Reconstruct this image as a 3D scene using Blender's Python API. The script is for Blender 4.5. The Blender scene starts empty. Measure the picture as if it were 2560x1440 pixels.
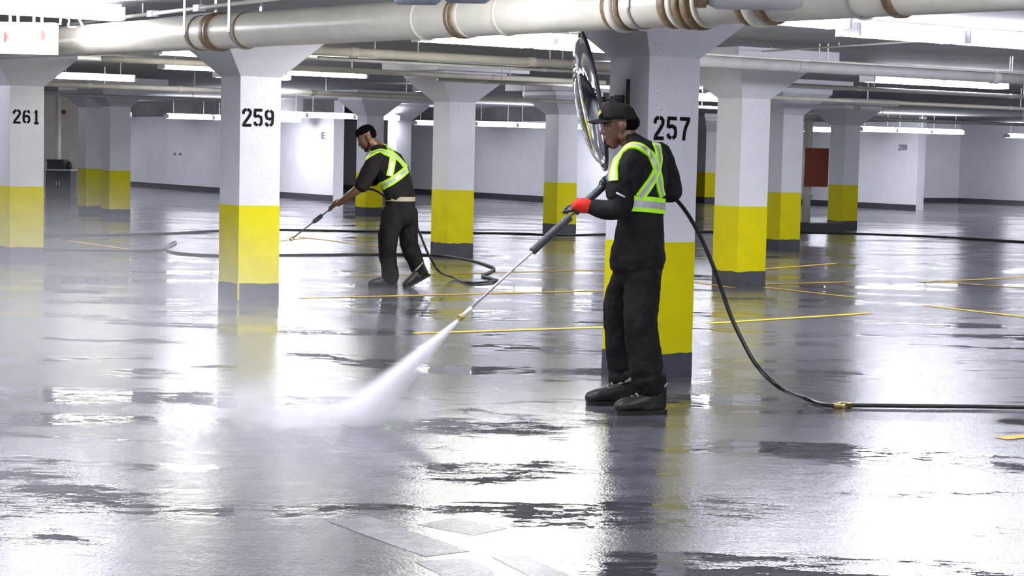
import bpy, bmesh, math, random
from mathutils import Vector, Matrix
from mathutils.bvhtree import BVHTree
random.seed(7)
S = bpy.context.scene
COL = S.collection

# ------------------------------------------------------------------ camera, world, exposure
F_PX, PITCH, ROLL, EYE = 4716.4, 0.07392, 0.02264, 1.47
_cp, _sp = math.cos(PITCH), math.sin(PITCH)
FWD = Vector((0, _cp, -_sp))
_up0, _rt0 = Vector((0, _sp, _cp)), Vector((1, 0, 0))
RT = math.cos(ROLL) * _rt0 + math.sin(ROLL) * _up0
UP = -math.sin(ROLL) * _rt0 + math.cos(ROLL) * _up0
EYEP = Vector((0, 0, EYE))
cam = bpy.data.cameras.new('camera')
cam.sensor_width = 36
cam.lens = F_PX / 2560 * 36
cam.clip_end = 300
camo = bpy.data.objects.new('camera', cam)
COL.objects.link(camo)
camo.matrix_world = Matrix(((RT.x, UP.x, -FWD.x, 0), (RT.y, UP.y, -FWD.y, 0), (RT.z, UP.z, -FWD.z, EYE), (0, 0, 0, 1)))
S.camera = camo
w = bpy.data.worlds.new('world')
S.world = w
w.use_nodes = True
w.node_tree.nodes['Background'].inputs[0].default_value = (.8, .82, 1, 1)
w.node_tree.nodes['Background'].inputs[1].default_value = .02
S.view_settings.view_transform = 'Standard'
S.view_settings.look = 'None'
S.view_settings.exposure = 0.45
S.view_settings.gamma = 1
S.view_settings.use_curve_mapping = False
S.cycles.volume_bounces = 4
S.cycles.diffuse_bounces = 5
S.cycles.glossy_bounces = 4
S.cycles.max_bounces = 9
S.cycles.adaptive_threshold = .025
LAMP = 34.0          # strength of the lamp tubes and diffusers
LAMPC = (.885, .89, 1.0, 1)

# ------------------------------------------------------------------ picture <-> place
def ray(px, py):
    return (FWD * F_PX + RT * (px - 1280) - UP * (py - 720)).normalized()
def atz(px, py, z=0.0):
    d = ray(px, py)
    return EYEP + d * ((z - EYE) / d.z)
def aty(px, py, y):
    d = ray(px, py)
    return EYEP + d * (y / d.y)
def proj(p):
    d = Vector(p) - EYEP
    z = d.dot(FWD)
    return 1280 + F_PX * d.dot(RT) / z, 720 - F_PX * d.dot(UP) / z
TH = 0.5977                                   # the building's grid
A = Vector((-math.sin(TH), math.cos(TH), 0))  # along the numbered row, going away to the left
C = Vector((math.cos(TH), math.sin(TH), 0))   # across it, going away to the right
CEIL = 2.6

# ------------------------------------------------------------------ materials
def mat(name, col, rough=.6, metal=0., var=.0, vscale=6., bump=0., bscale=40., spec=.5, emit=None, coat=0., col2=None, speck=None):
    m = bpy.data.materials.new(name)
    m.use_nodes = True
    nt = m.node_tree
    N, L = nt.nodes, nt.links
    b = N['Principled BSDF']
    c = (*col, 1)
    b.inputs['Base Color'].default_value = c
    b.inputs['Roughness'].default_value = rough
    b.inputs['Metallic'].default_value = metal
    b.inputs['Specular IOR Level'].default_value = spec
    b.inputs['Coat Weight'].default_value = coat
    if emit:
        b.inputs['Emission Color'].default_value = (*emit[0][:3], 1)
        b.inputs['Emission Strength'].default_value = emit[1]
    tc = N.new('ShaderNodeTexCoord')
    out = None
    if var or col2:
        n = N.new('ShaderNodeTexNoise')
        n.inputs['Scale'].default_value = vscale
        n.inputs['Detail'].default_value = 6
        n.inputs['Roughness'].default_value = .65
        L.new(tc.outputs['Object'], n.inputs['Vector'])
        r = N.new('ShaderNodeValToRGB')
        r.color_ramp.elements[0].position = .35
        r.color_ramp.elements[1].position = .68
        lo = col2 if col2 else tuple(max(0, x * (1 - var)) for x in col)
        hi = tuple(min(1, x * (1 + var * .5)) for x in col)
        r.color_ramp.elements[0].color = (*lo, 1)
        r.color_ramp.elements[1].color = (*hi, 1)
        L.new(n.outputs['Fac'], r.inputs['Fac'])
        out = r.outputs['Color']
    if speck:
        v = N.new('ShaderNodeTexVoronoi')
        v.inputs['Scale'].default_value = speck[0]
        L.new(tc.outputs['Object'], v.inputs['Vector'])
        n2 = N.new('ShaderNodeTexNoise')
        n2.inputs['Scale'].default_value = 3.
        L.new(tc.outputs['Object'], n2.inputs['Vector'])
        mu = N.new('ShaderNodeMath'); mu.operation = 'MULTIPLY'
        L.new(n2.outputs['Fac'], mu.inputs[0]); mu.inputs[1].default_value = speck[1]
        lt = N.new('ShaderNodeMath'); lt.operation = 'LESS_THAN'
        L.new(v.outputs['Distance'], lt.inputs[0]); L.new(mu.outputs[0], lt.inputs[1])
        mx = N.new('ShaderNodeMix'); mx.data_type = 'RGBA'
        L.new(lt.outputs[0], mx.inputs[0])
        if out: L.new(out, mx.inputs[6])
        else: mx.inputs[6].default_value = c
        mx.inputs[7].default_value = (*speck[2], 1)
        out = mx.outputs[2]
    if out: L.new(out, b.inputs['Base Color'])
    if bump:
        n = N.new('ShaderNodeTexNoise')
        n.inputs['Scale'].default_value = bscale
        n.inputs['Detail'].default_value = 4
        L.new(tc.outputs['Object'], n.inputs['Vector'])
        bp = N.new('ShaderNodeBump')
        bp.inputs['Strength'].default_value = bump
        bp.inputs['Distance'].default_value = .01
        L.new(n.outputs['Fac'], bp.inputs['Height'])
        L.new(bp.outputs[0], b.inputs['Normal'])
    return m

M = {}
M['white'] = mat('white_wall_paint', (.85, .85, .89), .55, var=.05, vscale=2, bump=.08)
M['cream'] = mat('cream_wall_paint', (.62, .6, .5), .6, var=.1)
M['shaft'] = mat('white_column_paint', (.74, .74, .78), .5, var=.06, vscale=3, bump=.15, bscale=25, speck=(26, .16, (.16, .15, .15)))
M['yellow'] = mat('yellow_column_paint', (.70, .63, .0), .5, spec=.25, var=.08, vscale=5, bump=.15, bscale=30, speck=(26, .13, (.25, .2, .01)))
M['base'] = mat('dark_grey_base_paint', (.072, .074, .088), .4, var=.25, vscale=8, bump=.1)
M['black'] = mat('black_stencil_paint', (.007, .006, .007), .7, var=.2, vscale=30, spec=.15)
M['faded'] = mat('faded_stencil_paint', (.2, .2, .24), .5)
M['ceil'] = mat('ceiling_concrete', (.30, .30, .31), .8, var=.2, vscale=1.2, bump=.2, bscale=12)
M['soffit'] = mat('soffit_concrete', (.2, .2, .2), .8, var=.2, vscale=2)
M['pipe'] = mat('beige_pipe_paint', (.66, .63, .52), .33, var=.1, vscale=4, bump=.05)
M['pipewhite'] = mat('white_pipe_paint', (.78, .77, .70), .35, var=.06)
M['pipegrey'] = mat('grey_pipe_paint', (.46, .46, .45), .45, var=.12, vscale=5)
M['jacket'] = mat('grey_canvas_jacket', (.33, .35, .40), .8, var=.3, vscale=18, bump=.6, bscale=30)
M['rust'] = mat('brown_coupling', (.22, .15, .07), .5, var=.45, vscale=25, bump=.3)
M['steel'] = mat('galvanised_steel', (.62, .62, .60), .35, metal=.7, var=.15)
M['darksteel'] = mat('dark_steel', (.03, .03, .035), .45, metal=.4)
M['housing'] = mat('white_lamp_housing', (.8, .8, .82), .4)
M['diffuser'] = mat('lit_lamp_diffuser', (.9, .9, .9), .4, emit=(LAMPC, LAMP))
M['tube'] = mat('lit_lamp_tube', (.9, .9, .9), .4, emit=((1, .98, .90), LAMP * 1.6))
M['hose'] = mat('black_rubber_hose', (.012, .012, .013), .38, var=.3, vscale=20)
M['brass'] = mat('brass', (.72, .56, .22), .3, metal=.9)
M['lime'] = mat('lime_reflective_webbing', (.38, .82, .008), .55, var=.08, vscale=40, emit=((.38, .9, .01), .06))  # weak emission added: the webbing glows slightly though it is no lamp
M['silver'] = mat('silver_reflective_tape', (.50, .49, .53), .35, metal=.25, var=.25, vscale=14)
M['cloth'] = mat('black_work_cloth', (.017, .0155, .016), .9, var=.5, vscale=9, bump=.5, bscale=22, spec=.12)
M['cloth2'] = mat('charcoal_work_cloth', (.015, .0135, .014), .9, var=.5, vscale=7, bump=.5, bscale=18, spec=.12)
M['skin'] = mat('brown_skin', (.13, .062, .034), .42, var=.18, vscale=14)
M['hair'] = mat('black_hair', (.004, .003, .003), .95, bump=.9, bscale=120, spec=.05)
M['boot'] = mat('worn_boot_leather', (.012, .011, .008), .5, var=.6, vscale=16, bump=.25, bscale=35)
M['sole'] = mat('boot_sole_rubber', (.012, .012, .012), .5)
M['tan'] = mat('tan_boot_collar', (.36, .31, .23), .7, var=.3)
M['redglove'] = mat('red_glove_knit', (.75, .02, .004), .75, bump=.3, bscale=90)
M['blackglove'] = mat('black_glove_rubber', (.010, .011, .012), .35, bump=.2)
M['eye'] = mat('eye_white', (.32, .28, .25), .3)
M['beard'] = mat('short_black_beard', (.022, .012, .008), .9, bump=.8, bscale=160, spec=.1)
M['bluehighlight'] = mat('blue_grey_glove_highlight', (.10, .2, .27), .3)
M['mirror'] = mat('mirror_glass', (.93, .94, .95), .03, metal=1.)
M['red'] = mat('red_brown_board', (.20, .028, .010), .55, var=.12, vscale=2)
M['signwhite'] = mat('lit_sign_face', (.9, .9, .85), .4, emit=((1, .99, .93), 1.6))
M['signred'] = mat('red_sign_arrow', (.8, .03, .02), .5, emit=((1, .12, .1), .55))
M['line'] = mat('yellow_line_paint', (.80, .50, .015), .55, var=.25, vscale=9, bump=.05, spec=.2)
M['oldline'] = mat('worn_white_paint', (.20, .20, .235), .2, var=.5, vscale=7, bump=.35, bscale=75)
M['valve'] = mat('dull_red_paint', (.33, .06, .05), .6)
M['cart'] = mat('grey_plastic', (.055, .055, .062), .55, var=.2)
M['cartdark'] = mat('dark_grey_plastic', (.03, .03, .033), .55)
M['green'] = mat('olive_bin', (.04, .045, .018), .6)
M['sleeve'] = mat('ribbed_grey_sleeve', (.05, .055, .06), .35)
M['logo'] = mat('yellow_embroidery', (.7, .55, .02), .6)

# ------------------------------------------------------------------ object helpers
def link(o, parent=None, loc=None):
    COL.objects.link(o)
    if parent: o.parent = parent
    if loc is not None: o.location = loc
    return o
def thing(name, loc, label=None, cat=None, group=None, kind='thing'):
    o = bpy.data.objects.new(name, None)
    o.empty_display_size = .1
    link(o, None, Vector(loc))
    tag(o, label, cat, group, kind)
    return o
def tag(o, label=None, cat=None, group=None, kind=None):
    if label: o['label'] = label
    if cat: o['category'] = cat
    if group: o['group'] = group
    if kind: o['kind'] = kind
    return o
def wloc(o):
    v = Vector((0, 0, 0))
    while o is not None:
        v += o.location
        o = o.parent
    return v
def mk(name, bm, m, parent=None, smooth=False, loc=None):
    """world-space bmesh -> object; with a parent the mesh is moved into the parent's space (parents carry translations only)"""
    me = bpy.data.meshes.new(name)
    off = wloc(parent) if parent else Vector((0, 0, 0))
    if loc is not None: off = off + Vector(loc)
    if off.length > 0: bmesh.ops.translate(bm, verts=bm.verts, vec=-off)
    bmesh.ops.recalc_face_normals(bm, faces=bm.faces)
    bm.to_mesh(me)
    bm.free()
    ms = m if isinstance(m, (list, tuple)) else [m]
    for k in ms: me.materials.append(k)
    if smooth: me.polygons.foreach_set('use_smooth', [True] * len(me.polygons))
    o = bpy.data.objects.new(name, me)
    link(o, parent, Vector(loc) if loc is not None else None)
    return o
def newbm(): return bmesh.new()
def quad(bm, pts, mi=0):
    f = bm.faces.new([bm.verts.new(Vector(p)) for p in pts])
    f.material_index = mi
    return f
def prism(bm, poly, z0, z1, mi=0):
    lo = [bm.verts.new((p[0], p[1], z0)) for p in poly]
    hi = [bm.verts.new((p[0], p[1], z1)) for p in poly]
    n = len(poly)
    fs = [bm.faces.new(lo[::-1]), bm.faces.new(hi)]
    for i in range(n): fs.append(bm.faces.new((lo[i], lo[(i + 1) % n], hi[(i + 1) % n], hi[i])))
    for f in fs: f.material_index = mi
def obox(bm, o, u, v, w_, mi=0):
    """box from corner o along edge vectors u, v, w_"""
    o, u, v, w_ = map(Vector, (o, u, v, w_))
    vs = [bm.verts.new(o + u * i + v * j + w_ * k) for i in (0, 1) for j in (0, 1) for k in (0, 1)]
    for idx in ((0, 1, 3, 2), (4, 6, 7, 5), (0, 4, 5, 1), (2, 3, 7, 6), (0, 2, 6, 4), (1, 5, 7, 3)):
        bm.faces.new([vs[i] for i in idx]).material_index = mi
def cbox(bm, c, u, v, w_, mi=0):
    c, u, v, w_ = map(Vector, (c, u, v, w_))
    obox(bm, c - u / 2 - v / 2 - w_ / 2, u, v, w_, mi)
def spline(pts, n=8):
    pts = [Vector(p) for p in pts]
    if len(pts) < 3: return pts
    out = []
    P = [2 * pts[0] - pts[1]] + pts + [2 * pts[-1] - pts[-2]]
    for i in range(1, len(P) - 2):
        a, b, c, d = P[i - 1:i + 3]
        for k in range(n):
            t = k / n
            out.append(.5 * ((2 * b) + (c - a) * t + (2 * a - 5 * b + 4 * c - d) * t * t + (3 * b - a - 3 * c + d) * t ** 3))
    out.append(pts[-1])
    return out
def tube(bm, pts, r, seg=10, mi=0, caps=True):
    pts = [Vector(p) for p in pts]
    rs = r if isinstance(r, (list, tuple)) else [r] * len(pts)
    prev = None
    rings = []
    for i, p in enumerate(pts):
        t = (pts[min(i + 1, len(pts) - 1)] - pts[max(i - 1, 0)]).normalized()
        if prev is None:
            u = t.orthogonal().normalized()
        else:
            u = (prev - t * prev.dot(t)).normalized()
        prev = u
        v = t.cross(u)
        rings.append([bm.verts.new(p + rs[i] * (u * math.cos(2 * math.pi * k / seg) + v * math.sin(2 * math.pi * k / seg))) for k in range(seg)])
    for a, b in zip(rings, rings[1:]):
        for k in range(seg):
            bm.faces.new((a[k], a[(k + 1) % seg], b[(k + 1) % seg], b[k])).material_index = mi
    if caps:
        bm.faces.new(rings[0][::-1]).material_index = mi
        bm.faces.new(rings[-1]).material_index = mi
def ball(bm, c, rx, ry=None, rz=None, seg=14, rot=None):
    ry = rx if ry is None else ry
    rz = rx if rz is None else rz
    mtx = Matrix.Translation(Vector(c)) @ (rot.to_4x4() if rot else Matrix()) @ Matrix.Diagonal((rx, ry, rz, 1))
    bmesh.ops.create_uvsphere(bm, u_segments=seg, v_segments=seg // 2 + 1, radius=1, matrix=mtx)
def loft(bm, rings, seg=18):
    """rings: (centre, side vector a, vector b) ellipses; closed with rounded ends"""
    R = []
    def ring(c, a, b): return [bm.verts.new(c + a * math.cos(2 * math.pi * k / seg) + b * math.sin(2 * math.pi * k / seg)) for k in range(seg)]
    rings = [(Vector(c), Vector(a), Vector(b)) for c, a, b in rings]
    c0, a0, b0 = rings[0]; c1 = rings[1][0]
    d = (c0 - c1).normalized() * min(a0.length, b0.length)
    for k in (.95, .7, .35): R.append(ring(c0 + d * k, a0 * math.sqrt(1 - k * k), b0 * math.sqrt(1 - k * k)))
    for c, a, b in rings: R.append(ring(c, a, b))
    c0, a0, b0 = rings[-1]; c1 = rings[-2][0]
    d = (c0 - c1).normalized() * min(a0.length, b0.length)
    for k in (.35, .7, .95): R.append(ring(c0 + d * k, a0 * math.sqrt(1 - k * k), b0 * math.sqrt(1 - k * k)))
    for p, q in zip(R, R[1:]):
        for k in range(seg): bm.faces.new((p[k], p[(k + 1) % seg], q[(k + 1) % seg], q[k]))
    bm.faces.new(R[0][::-1]); bm.faces.new(R[-1])
def limb(bm, pts, side=(0, 1, 0), flat=1.0, sub=4):
    """tapered limb through (point, radius) pairs"""
    cs = spline([p for p, r in pts], sub)
    n = len(cs)
    rings = []
    for i, c in enumerate(cs):
        t = i / (n - 1) * (len(pts) - 1)
        j = min(int(t), len(pts) - 2)
        r = pts[j][1] * (1 - (t - j)) + pts[j + 1][1] * (t - j)
        tg = (cs[min(i + 1, n - 1)] - cs[max(i - 1, 0)]).normalized()
        a = Vector(side) - tg * Vector(side).dot(tg)
        a.normalize()
        b = tg.cross(a)
        rings.append((c, a * r * flat, b * r))
    loft(bm, rings, 14)
def fuse(name, bm, m, parent, voxel=.008, smooth=4, disp=0., dscale=.12):
    """closed overlapping shells -> ONE continuous smooth surface"""
    me = bpy.data.meshes.new(name + '_raw')
    off = wloc(parent)
    bmesh.ops.translate(bm, verts=bm.verts, vec=-off)
    bmesh.ops.recalc_face_normals(bm, faces=bm.faces)
    bm.to_mesh(me); bm.free()
    t = bpy.data.objects.new(name + '_raw', me)
    COL.objects.link(t)
    r = t.modifiers.new('r', 'REMESH'); r.mode = 'VOXEL'; r.voxel_size = voxel
    if smooth:
        s = t.modifiers.new('s', 'SMOOTH'); s.iterations = smooth; s.factor = .5
    if disp:
        tx = bpy.data.textures.new(name, 'CLOUDS'); tx.noise_scale = dscale; tx.noise_depth = 2
        d = t.modifiers.new('d', 'DISPLACE'); d.texture = tx; d.strength = disp; d.mid_level = .5; d.texture_coords = 'LOCAL'
    dg = bpy.context.evaluated_depsgraph_get()
    dg.update()
    out = bpy.data.meshes.new_from_object(t.evaluated_get(dg))
    bpy.data.objects.remove(t); bpy.data.meshes.remove(me)
    out.name = name
    out.materials.clear()
    for k in (m if isinstance(m, (list, tuple)) else [m]): out.materials.append(k)
    out.polygons.foreach_set('use_smooth', [True] * len(out.polygons))
    o = bpy.data.objects.new(name, out)
    link(o, parent)
    return o

# ------------------------------------------------------------------ floor, ceiling, outer shell
def floor_material():
    m = bpy.data.materials.new('wet_concrete_floor'); m.use_nodes = True
    N, L = m.node_tree.nodes, m.node_tree.links
    b = N['Principled BSDF']
    tc = N.new('ShaderNodeTexCoord')
    def noise(sc, det=5, rough=.6, sx=1, sy=1, dist=0.):
        mp = N.new('ShaderNodeMapping'); mp.inputs['Scale'].default_value = (sx, sy, 1)
        L.new(tc.outputs['Object'], mp.inputs[0])
        n = N.new('ShaderNodeTexNoise'); n.inputs['Scale'].default_value = sc; n.inputs['Detail'].default_value = det
        n.inputs['Roughness'].default_value = rough; n.inputs['Distortion'].default_value = dist
        L.new(mp.outputs[0], n.inputs['Vector'])
        return n.outputs['Fac']
    def ramp(x, p0, c0, p1, c1):
        r = N.new('ShaderNodeValToRGB')
        r.color_ramp.elements[0].position = p0; r.color_ramp.elements[1].position = p1
        r.color_ramp.elements[0].color = (*c0, 1) if isinstance(c0, tuple) else (c0, c0, c0, 1)
        r.color_ramp.elements[1].color = (*c1, 1) if isinstance(c1, tuple) else (c1, c1, c1, 1)
        L.new(x, r.inputs[0]); return r.outputs[0]
    big0 = noise(1.0, 7, .64, .55, 1.25, .4)
    rag = noise(9, 4, .7, .6, 1.4)
    rg1 = N.new('ShaderNodeMath'); rg1.operation = 'MULTIPLY_ADD'; L.new(rag, rg1.inputs[0]); rg1.inputs[1].default_value = .22; rg1.inputs[2].default_value = -.11
    rg2 = N.new('ShaderNodeMath'); rg2.operation = 'ADD'; L.new(big0, rg2.inputs[0]); L.new(rg1.outputs[0], rg2.inputs[1])
    big = rg2.outputs[0]
    fine = noise(7, 6, .7)
    col = ramp(fine, .3, (.07, .07, .085), .75, (.18, .18, .21))
    pud = ramp(big, .51, 0., .58, 1.)             # 1 = standing water
    mx = N.new('ShaderNodeMix'); mx.data_type = 'RGBA'
    L.new(pud, mx.inputs[0]); L.new(col, mx.inputs[6]); mx.inputs[7].default_value = (.07, .07, .078, 1)
    L.new(mx.outputs[2], b.inputs['Base Color'])
    rr = ramp(big, .48, .16, .58, .03)
    L.new(rr, b.inputs['Roughness'])
    b.inputs['Specular IOR Level'].default_value = .9
    b.inputs['IOR'].default_value = 1.6
    rip = noise(5.5, 3, .55, .7, 1.3, .4)
    grain = noise(62, 3, .65)
    i1 = N.new('ShaderNodeMath'); i1.operation = 'SUBTRACT'; i1.inputs[0].default_value = 1.; L.new(pud, i1.inputs[1])
    g2 = N.new('ShaderNodeMath'); g2.operation = 'MULTIPLY'; L.new(grain, g2.inputs[0]); L.new(i1.outputs[0], g2.inputs[1])
    b1 = N.new('ShaderNodeBump'); b1.inputs['Strength'].default_value = .27; b1.inputs['Distance'].default_value = .006; L.new(g2.outputs[0], b1.inputs['Height'])
    b2 = N.new('ShaderNodeBump'); b2.inputs['Strength'].default_value = .12; b2.inputs['Distance'].default_value = .02; L.new(rip, b2.inputs['Height'])
    L.new(b1.outputs[0], b2.inputs['Normal']); L.new(b2.outputs[0], b.inputs['Normal'])
    return m
M['floor'] = floor_material()
X0, X1, Y0, Y1 = -34, 34, -10, 84
bm = newbm(); obox(bm, (X0, Y0, -.15), (X1 - X0, 0, 0), (0, Y1 - Y0, 0), (0, 0, .15))
FLOOR = tag(mk('floor', bm, M['floor']), kind='structure')
bm = newbm(); obox(bm, (X0, Y0, CEIL), (X1 - X0, 0, 0), (0, Y1 - Y0, 0), (0, 0, .2))
CEILING = tag(mk('ceiling', bm, M['ceil']), kind='structure')
for nm, o, u, v in (('wall_left', (X0 - .2, Y0, 0), (.2, 0, 0), (0, Y1 - Y0, 0)), ('wall_right', (X1, Y0, 0), (.2, 0, 0), (0, Y1 - Y0, 0)),
                    ('wall_front', (X0, Y0 - .2, 0), (X1 - X0, 0, 0), (0, .2, 0)), ('wall_back', (X0, Y1, 0), (X1 - X0, 0, 0), (0, .2, 0))):
    bm = newbm(); obox(bm, o, u, v, (0, 0, CEIL)); tag(mk(nm, bm, M['white']), kind='structure')

# inner far walls: (name, start point, direction, length, thickness direction, thickness, paint)
def wall(nm, p, d, ln, back, th, paint='white', base=True, soffit=None):
    bm = newbm(); obox(bm, p, d * ln, back * th, (0, 0, CEIL))
    o = tag(mk(nm, bm, M[paint]), kind='structure')
    if base:
        bm = newbm(); obox(bm, p - back * .015, d * ln, back * .02, (0, 0, .15))
        mk('baseboard', bm, M['base'], o)
    if soffit:
        bm = newbm(); obox(bm, p - back * soffit[1], d * ln, back * soffit[1], (0, 0, CEIL - soffit[0]))
        for v in bm.verts: v.co.z += soffit[0]
        mk('soffit', bm, M['soffit'], o)
    return o
pA = atz(832, 503)
WALL_A = wall('wall_far_left', pA, A, 26, C, .3, soffit=(2.2, .9))
pB = atz(1520, 514)
WALL_B = wall('wall_far_middle', pB, A, 24, C, .3, soffit=(2.25, .7))
pC = atz(2289, 526)
WALL_C = wall('wall_far_right', pC, A, 12, C, .3, soffit=(2.45, .4))
pD = atz(2395, 506)
wall('wall_recess_side', pD - C * 9, C, 9, A, .3)
WALL_E = wall('wall_recess_end', pD - A * 10, A, 10, C, .3)
pF = atz(2010, 497)
wall('wall_far_centre', pF, A, 16, C, .3)
pG = atz(205, 500)
wall('wall_niche', pG - Vector((6, 0, 0)) + Vector((0, 1.5, 0)), Vector((1, 0, 0)), 6, Vector((0, 1, 0)), .3, 'cream', base=False)

# painted stall lines (parts of the floor)
def line(p0, p1, wd=.10, m='line', h=.003):
    p0, p1 = Vector(p0), Vector(p1)
    d = (p1 - p0).normalized(); s = Vector((-d.y, d.x, 0)) * wd / 2
    n = max(2, int((p1 - p0).length / .25))
    bm = newbm()
    L_, R_ = [], []
    for i in range(n + 1):
        p = p0.lerp(p1, i / n)
        L_.append(bm.verts.new(p + s * random.uniform(.88, 1.05) + Vector((0, 0, h)))); R_.append(bm.verts.new(p - s * random.uniform(.88, 1.05) + Vector((0, 0, h))))
    for i in range(n): bm.faces.new((L_[i], R_[i], R_[i + 1], L_[i + 1]))
    mk('stall_line', bm, M[m], FLOOR)
for a in ((745, 746, 1520, 727), (870, 691, 1520, 675), (1035, 834, 1520, 818), (1770, 809, 2175, 783), (1905, 673, 2090, 659),
          (1905, 711, 2130, 705), (2300, 706, 2640, 689), (745, 592, 960, 619), (1700, 701, 1836, 720), (1912, 719, 2140, 744), (2326, 703, 2640, 726),
          (2310, 764, 2640, 801), (170, 602, 340, 626), (1640, 618, 1780, 622), (1640, 641, 1780, 646), (2500, 1097, 2640, 1084), (690, 604, 760, 596)):
    line(atz(a[0], a[1]), atz(a[2], a[3]), .09)
for a in ((870, 1297, 1120, 1385, .2), (1090, 1303, 1225, 1330, .2), (1105, 1400, 1225, 1470, .2), (1270, 1390, 1420, 1460, .14)):
    line(atz(a[0], a[1]), atz(a[2], a[3]), a[4], 'oldline', .001)

# ------------------------------------------------------------------ columns
SIDE = .414
def stroke2d(pts, wd):
    out_l, out_r = [], []
    pts = [Vector((p[0], p[1])) for p in pts]
    for i, p in enumerate(pts):
        d0 = (p - pts[i - 1]).normalized() if i else None
        d1 = (pts[i + 1] - p).normalized() if i < len(pts) - 1 else None
        d = ((d0 or d1) + (d1 or d0)).normalized()
        n = Vector((-d.y, d.x))
        k = 1 / max(.5, n.dot(Vector((-(d1 or d0).y, (d1 or d0).x))))
        out_l.append(p + n * wd / 2 * k); out_r.append(p - n * wd / 2 * k)
    return out_l, out_r
DIG = {
 '0': [[(.42, .13), (.16, .32), (.13, .9), (.16, 1.45), (.42, 1.62)], [(.58, .13), (.84, .32), (.87, .9), (.84, 1.45), (.58, 1.62)]],
 '1': [[(.55, .22), (.55, 1.75)], [(.55, 1.55), (.3, 1.4)], [(.25, .09), (.85, .09)]],
 '2': [[(.12, 1.2), (.13, 1.45), (.3, 1.62), (.46, 1.63)], [(.54, 1.63), (.72, 1.61), (.87, 1.45), (.87, 1.2), (.72, .95), (.42, .55), (.16, .26)], [(.02, .12), (.98, .12)]],
 '5': [[(.05, 1.62), (.95, 1.62)], [(.15, 1.5), (.13, .92)], [(.13, .97), (.5, 1.06), (.8, .93), (.87, .62), (.82, .3), (.58, .13)], [(.44, .13), (.2, .26), (.12, .48)]],
 '6': [[(.42, .13), (.16, .32), (.13, .8), (.18, 1.4), (.42, 1.62)], [(.58, 1.62), (.78, 1.54), (.86, 1.32)], [(.58, .13), (.84, .3), (.87, .6), (.76, .92), (.5, .98), (.28, .88)]],
 '7': [[(.0, 1.62), (1, 1.62)], [(.86, 1.5), (.6, 1.0), (.48, .6), (.42, 0)]],
 '8': [[(.42, .9), (.16, 1.1), (.16, 1.45), (.42, 1.62)], [(.58, .9), (.84, 1.1), (.84, 1.45), (.58, 1.62)], [(.42, .13), (.13, .32), (.13, .65), (.42, .88)], [(.58, .13), (.87, .32), (.87, .65), (.58, .88)]],
 '9': [[(.42, 1.62), (.16, 1.45), (.13, 1.12), (.24, .85), (.5, .77), (.72, .86)], [(.58, 1.62), (.84, 1.43), (.87, .95), (.82, .35), (.58, .13)], [(.42, .13), (.22, .22), (.14, .44)]],
}
def number(txt, org, u, h, m, parent, wd=.28, gap=.32):
    """stencilled digits starting at org, running along u, height h"""
    k = h / 1.75
    nrm = Vector((u.y, -u.x, 0)) * .004
    for i, ch in enumerate(txt):
        bm = newbm()
        for st in DIG[ch]:
            l, r = stroke2d(st, wd)
            def P(q): return org + u * ((i * (1 + gap) + q.x) * k) + Vector((0, 0, q.y * k)) + nrm
            vl = [bm.verts.new(P(q)) for q in l]; vr = [bm.verts.new(P(q)) for q in r]
            for a in range(len(l) - 1): bm.faces.new((vl[a], vr[a], vr[a + 1], vl[a + 1]))
        mk('stencil_digit', bm, M[m], parent)
def square(o, s, e=0.):
    o = Vector(o)
    return [o - A * e - C * e, o + C * (s + e) - A * e, o + C * (s + e) + A * (s + e), o + A * (s + e) - C * e]
def band(bm, o, s, e, z0, z1, jag):
    """painted sleeve with a slightly uneven lower edge"""
    q = square(o, s, e)
    lo, hi = [], []
    for i in range(4):
        p0, p1 = q[i], q[(i + 1) % 4]
        for k in range(8):
            p = p0.lerp(p1, k / 8)
            lo.append(bm.verts.new((p.x, p.y, z0 + random.uniform(-jag, jag)))); hi.append(bm.verts.new((p.x, p.y, z1)))
    n = len(lo)
    for i in range(n): bm.faces.new((lo[i], lo[(i + 1) % n], hi[(i + 1) % n], hi[i]))
def column(o, label, num=None, s=SIDE, ytop=.887, flare=True, drip=False, base=.165):
    o = Vector(o); o.z = 0
    c = o + (A + C) * (s / 2)
    t = thing('column', c, label, 'column', kind='thing')
    bm = newbm(); prism(bm, square(o, s), 0, 2.08 if flare else CEIL)
    mk('shaft', bm, M['shaft'], t)
    bm = newbm(); band(bm, o, s, .002, base - .03, ytop, .0)
    mk('yellow_band', bm, M['yellow'], t)
    bm = newbm(); band(bm, o, s, .004, 0, base, .0)
    for v in bm.verts:
        if v.co.z > .05: v.co.z += random.uniform(-.006, .006)
    mk('base_band', bm, M['base'], t)
    if flare:
        bm = newbm()
        lv = [square(o, s), square(o, s, .30), square(o, s, .30), square(o, s, .52), square(o, s, .52)]
        zs = [2.075, 2.40, 2.47, 2.475, CEIL - .001]
        R = [[bm.verts.new((p.x, p.y, z)) for p in q] for q, z in zip(lv, zs)]
        for p, q in zip(R, R[1:]):
            for k in range(4): bm.faces.new((p[k], p[(k + 1) % 4], q[(k + 1) % 4], q[k]))
        bm.faces.new(R[0][::-1]); bm.faces.new(R[-1])
        mk('capital', bm, M['shaft'], t)
    if num:
        number(num[0], o + C * num[1] + Vector((0, 0, num[2])), C, num[3], 'black', t, gap=num[4])
    if drip:
        bm = newbm(); obox(bm, o - C * .008 - A * .008 + Vector((0, 0, .01)), C * .014, A * .014, (0, 0, base)); mk('paint_drip', bm, M['yellow'], t)
    return t
col257 = column(atz(1602, 951), 'white and yellow column stencilled 257 behind the man in the black cap', ('257', .045, 1.545, .150, .24))
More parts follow.
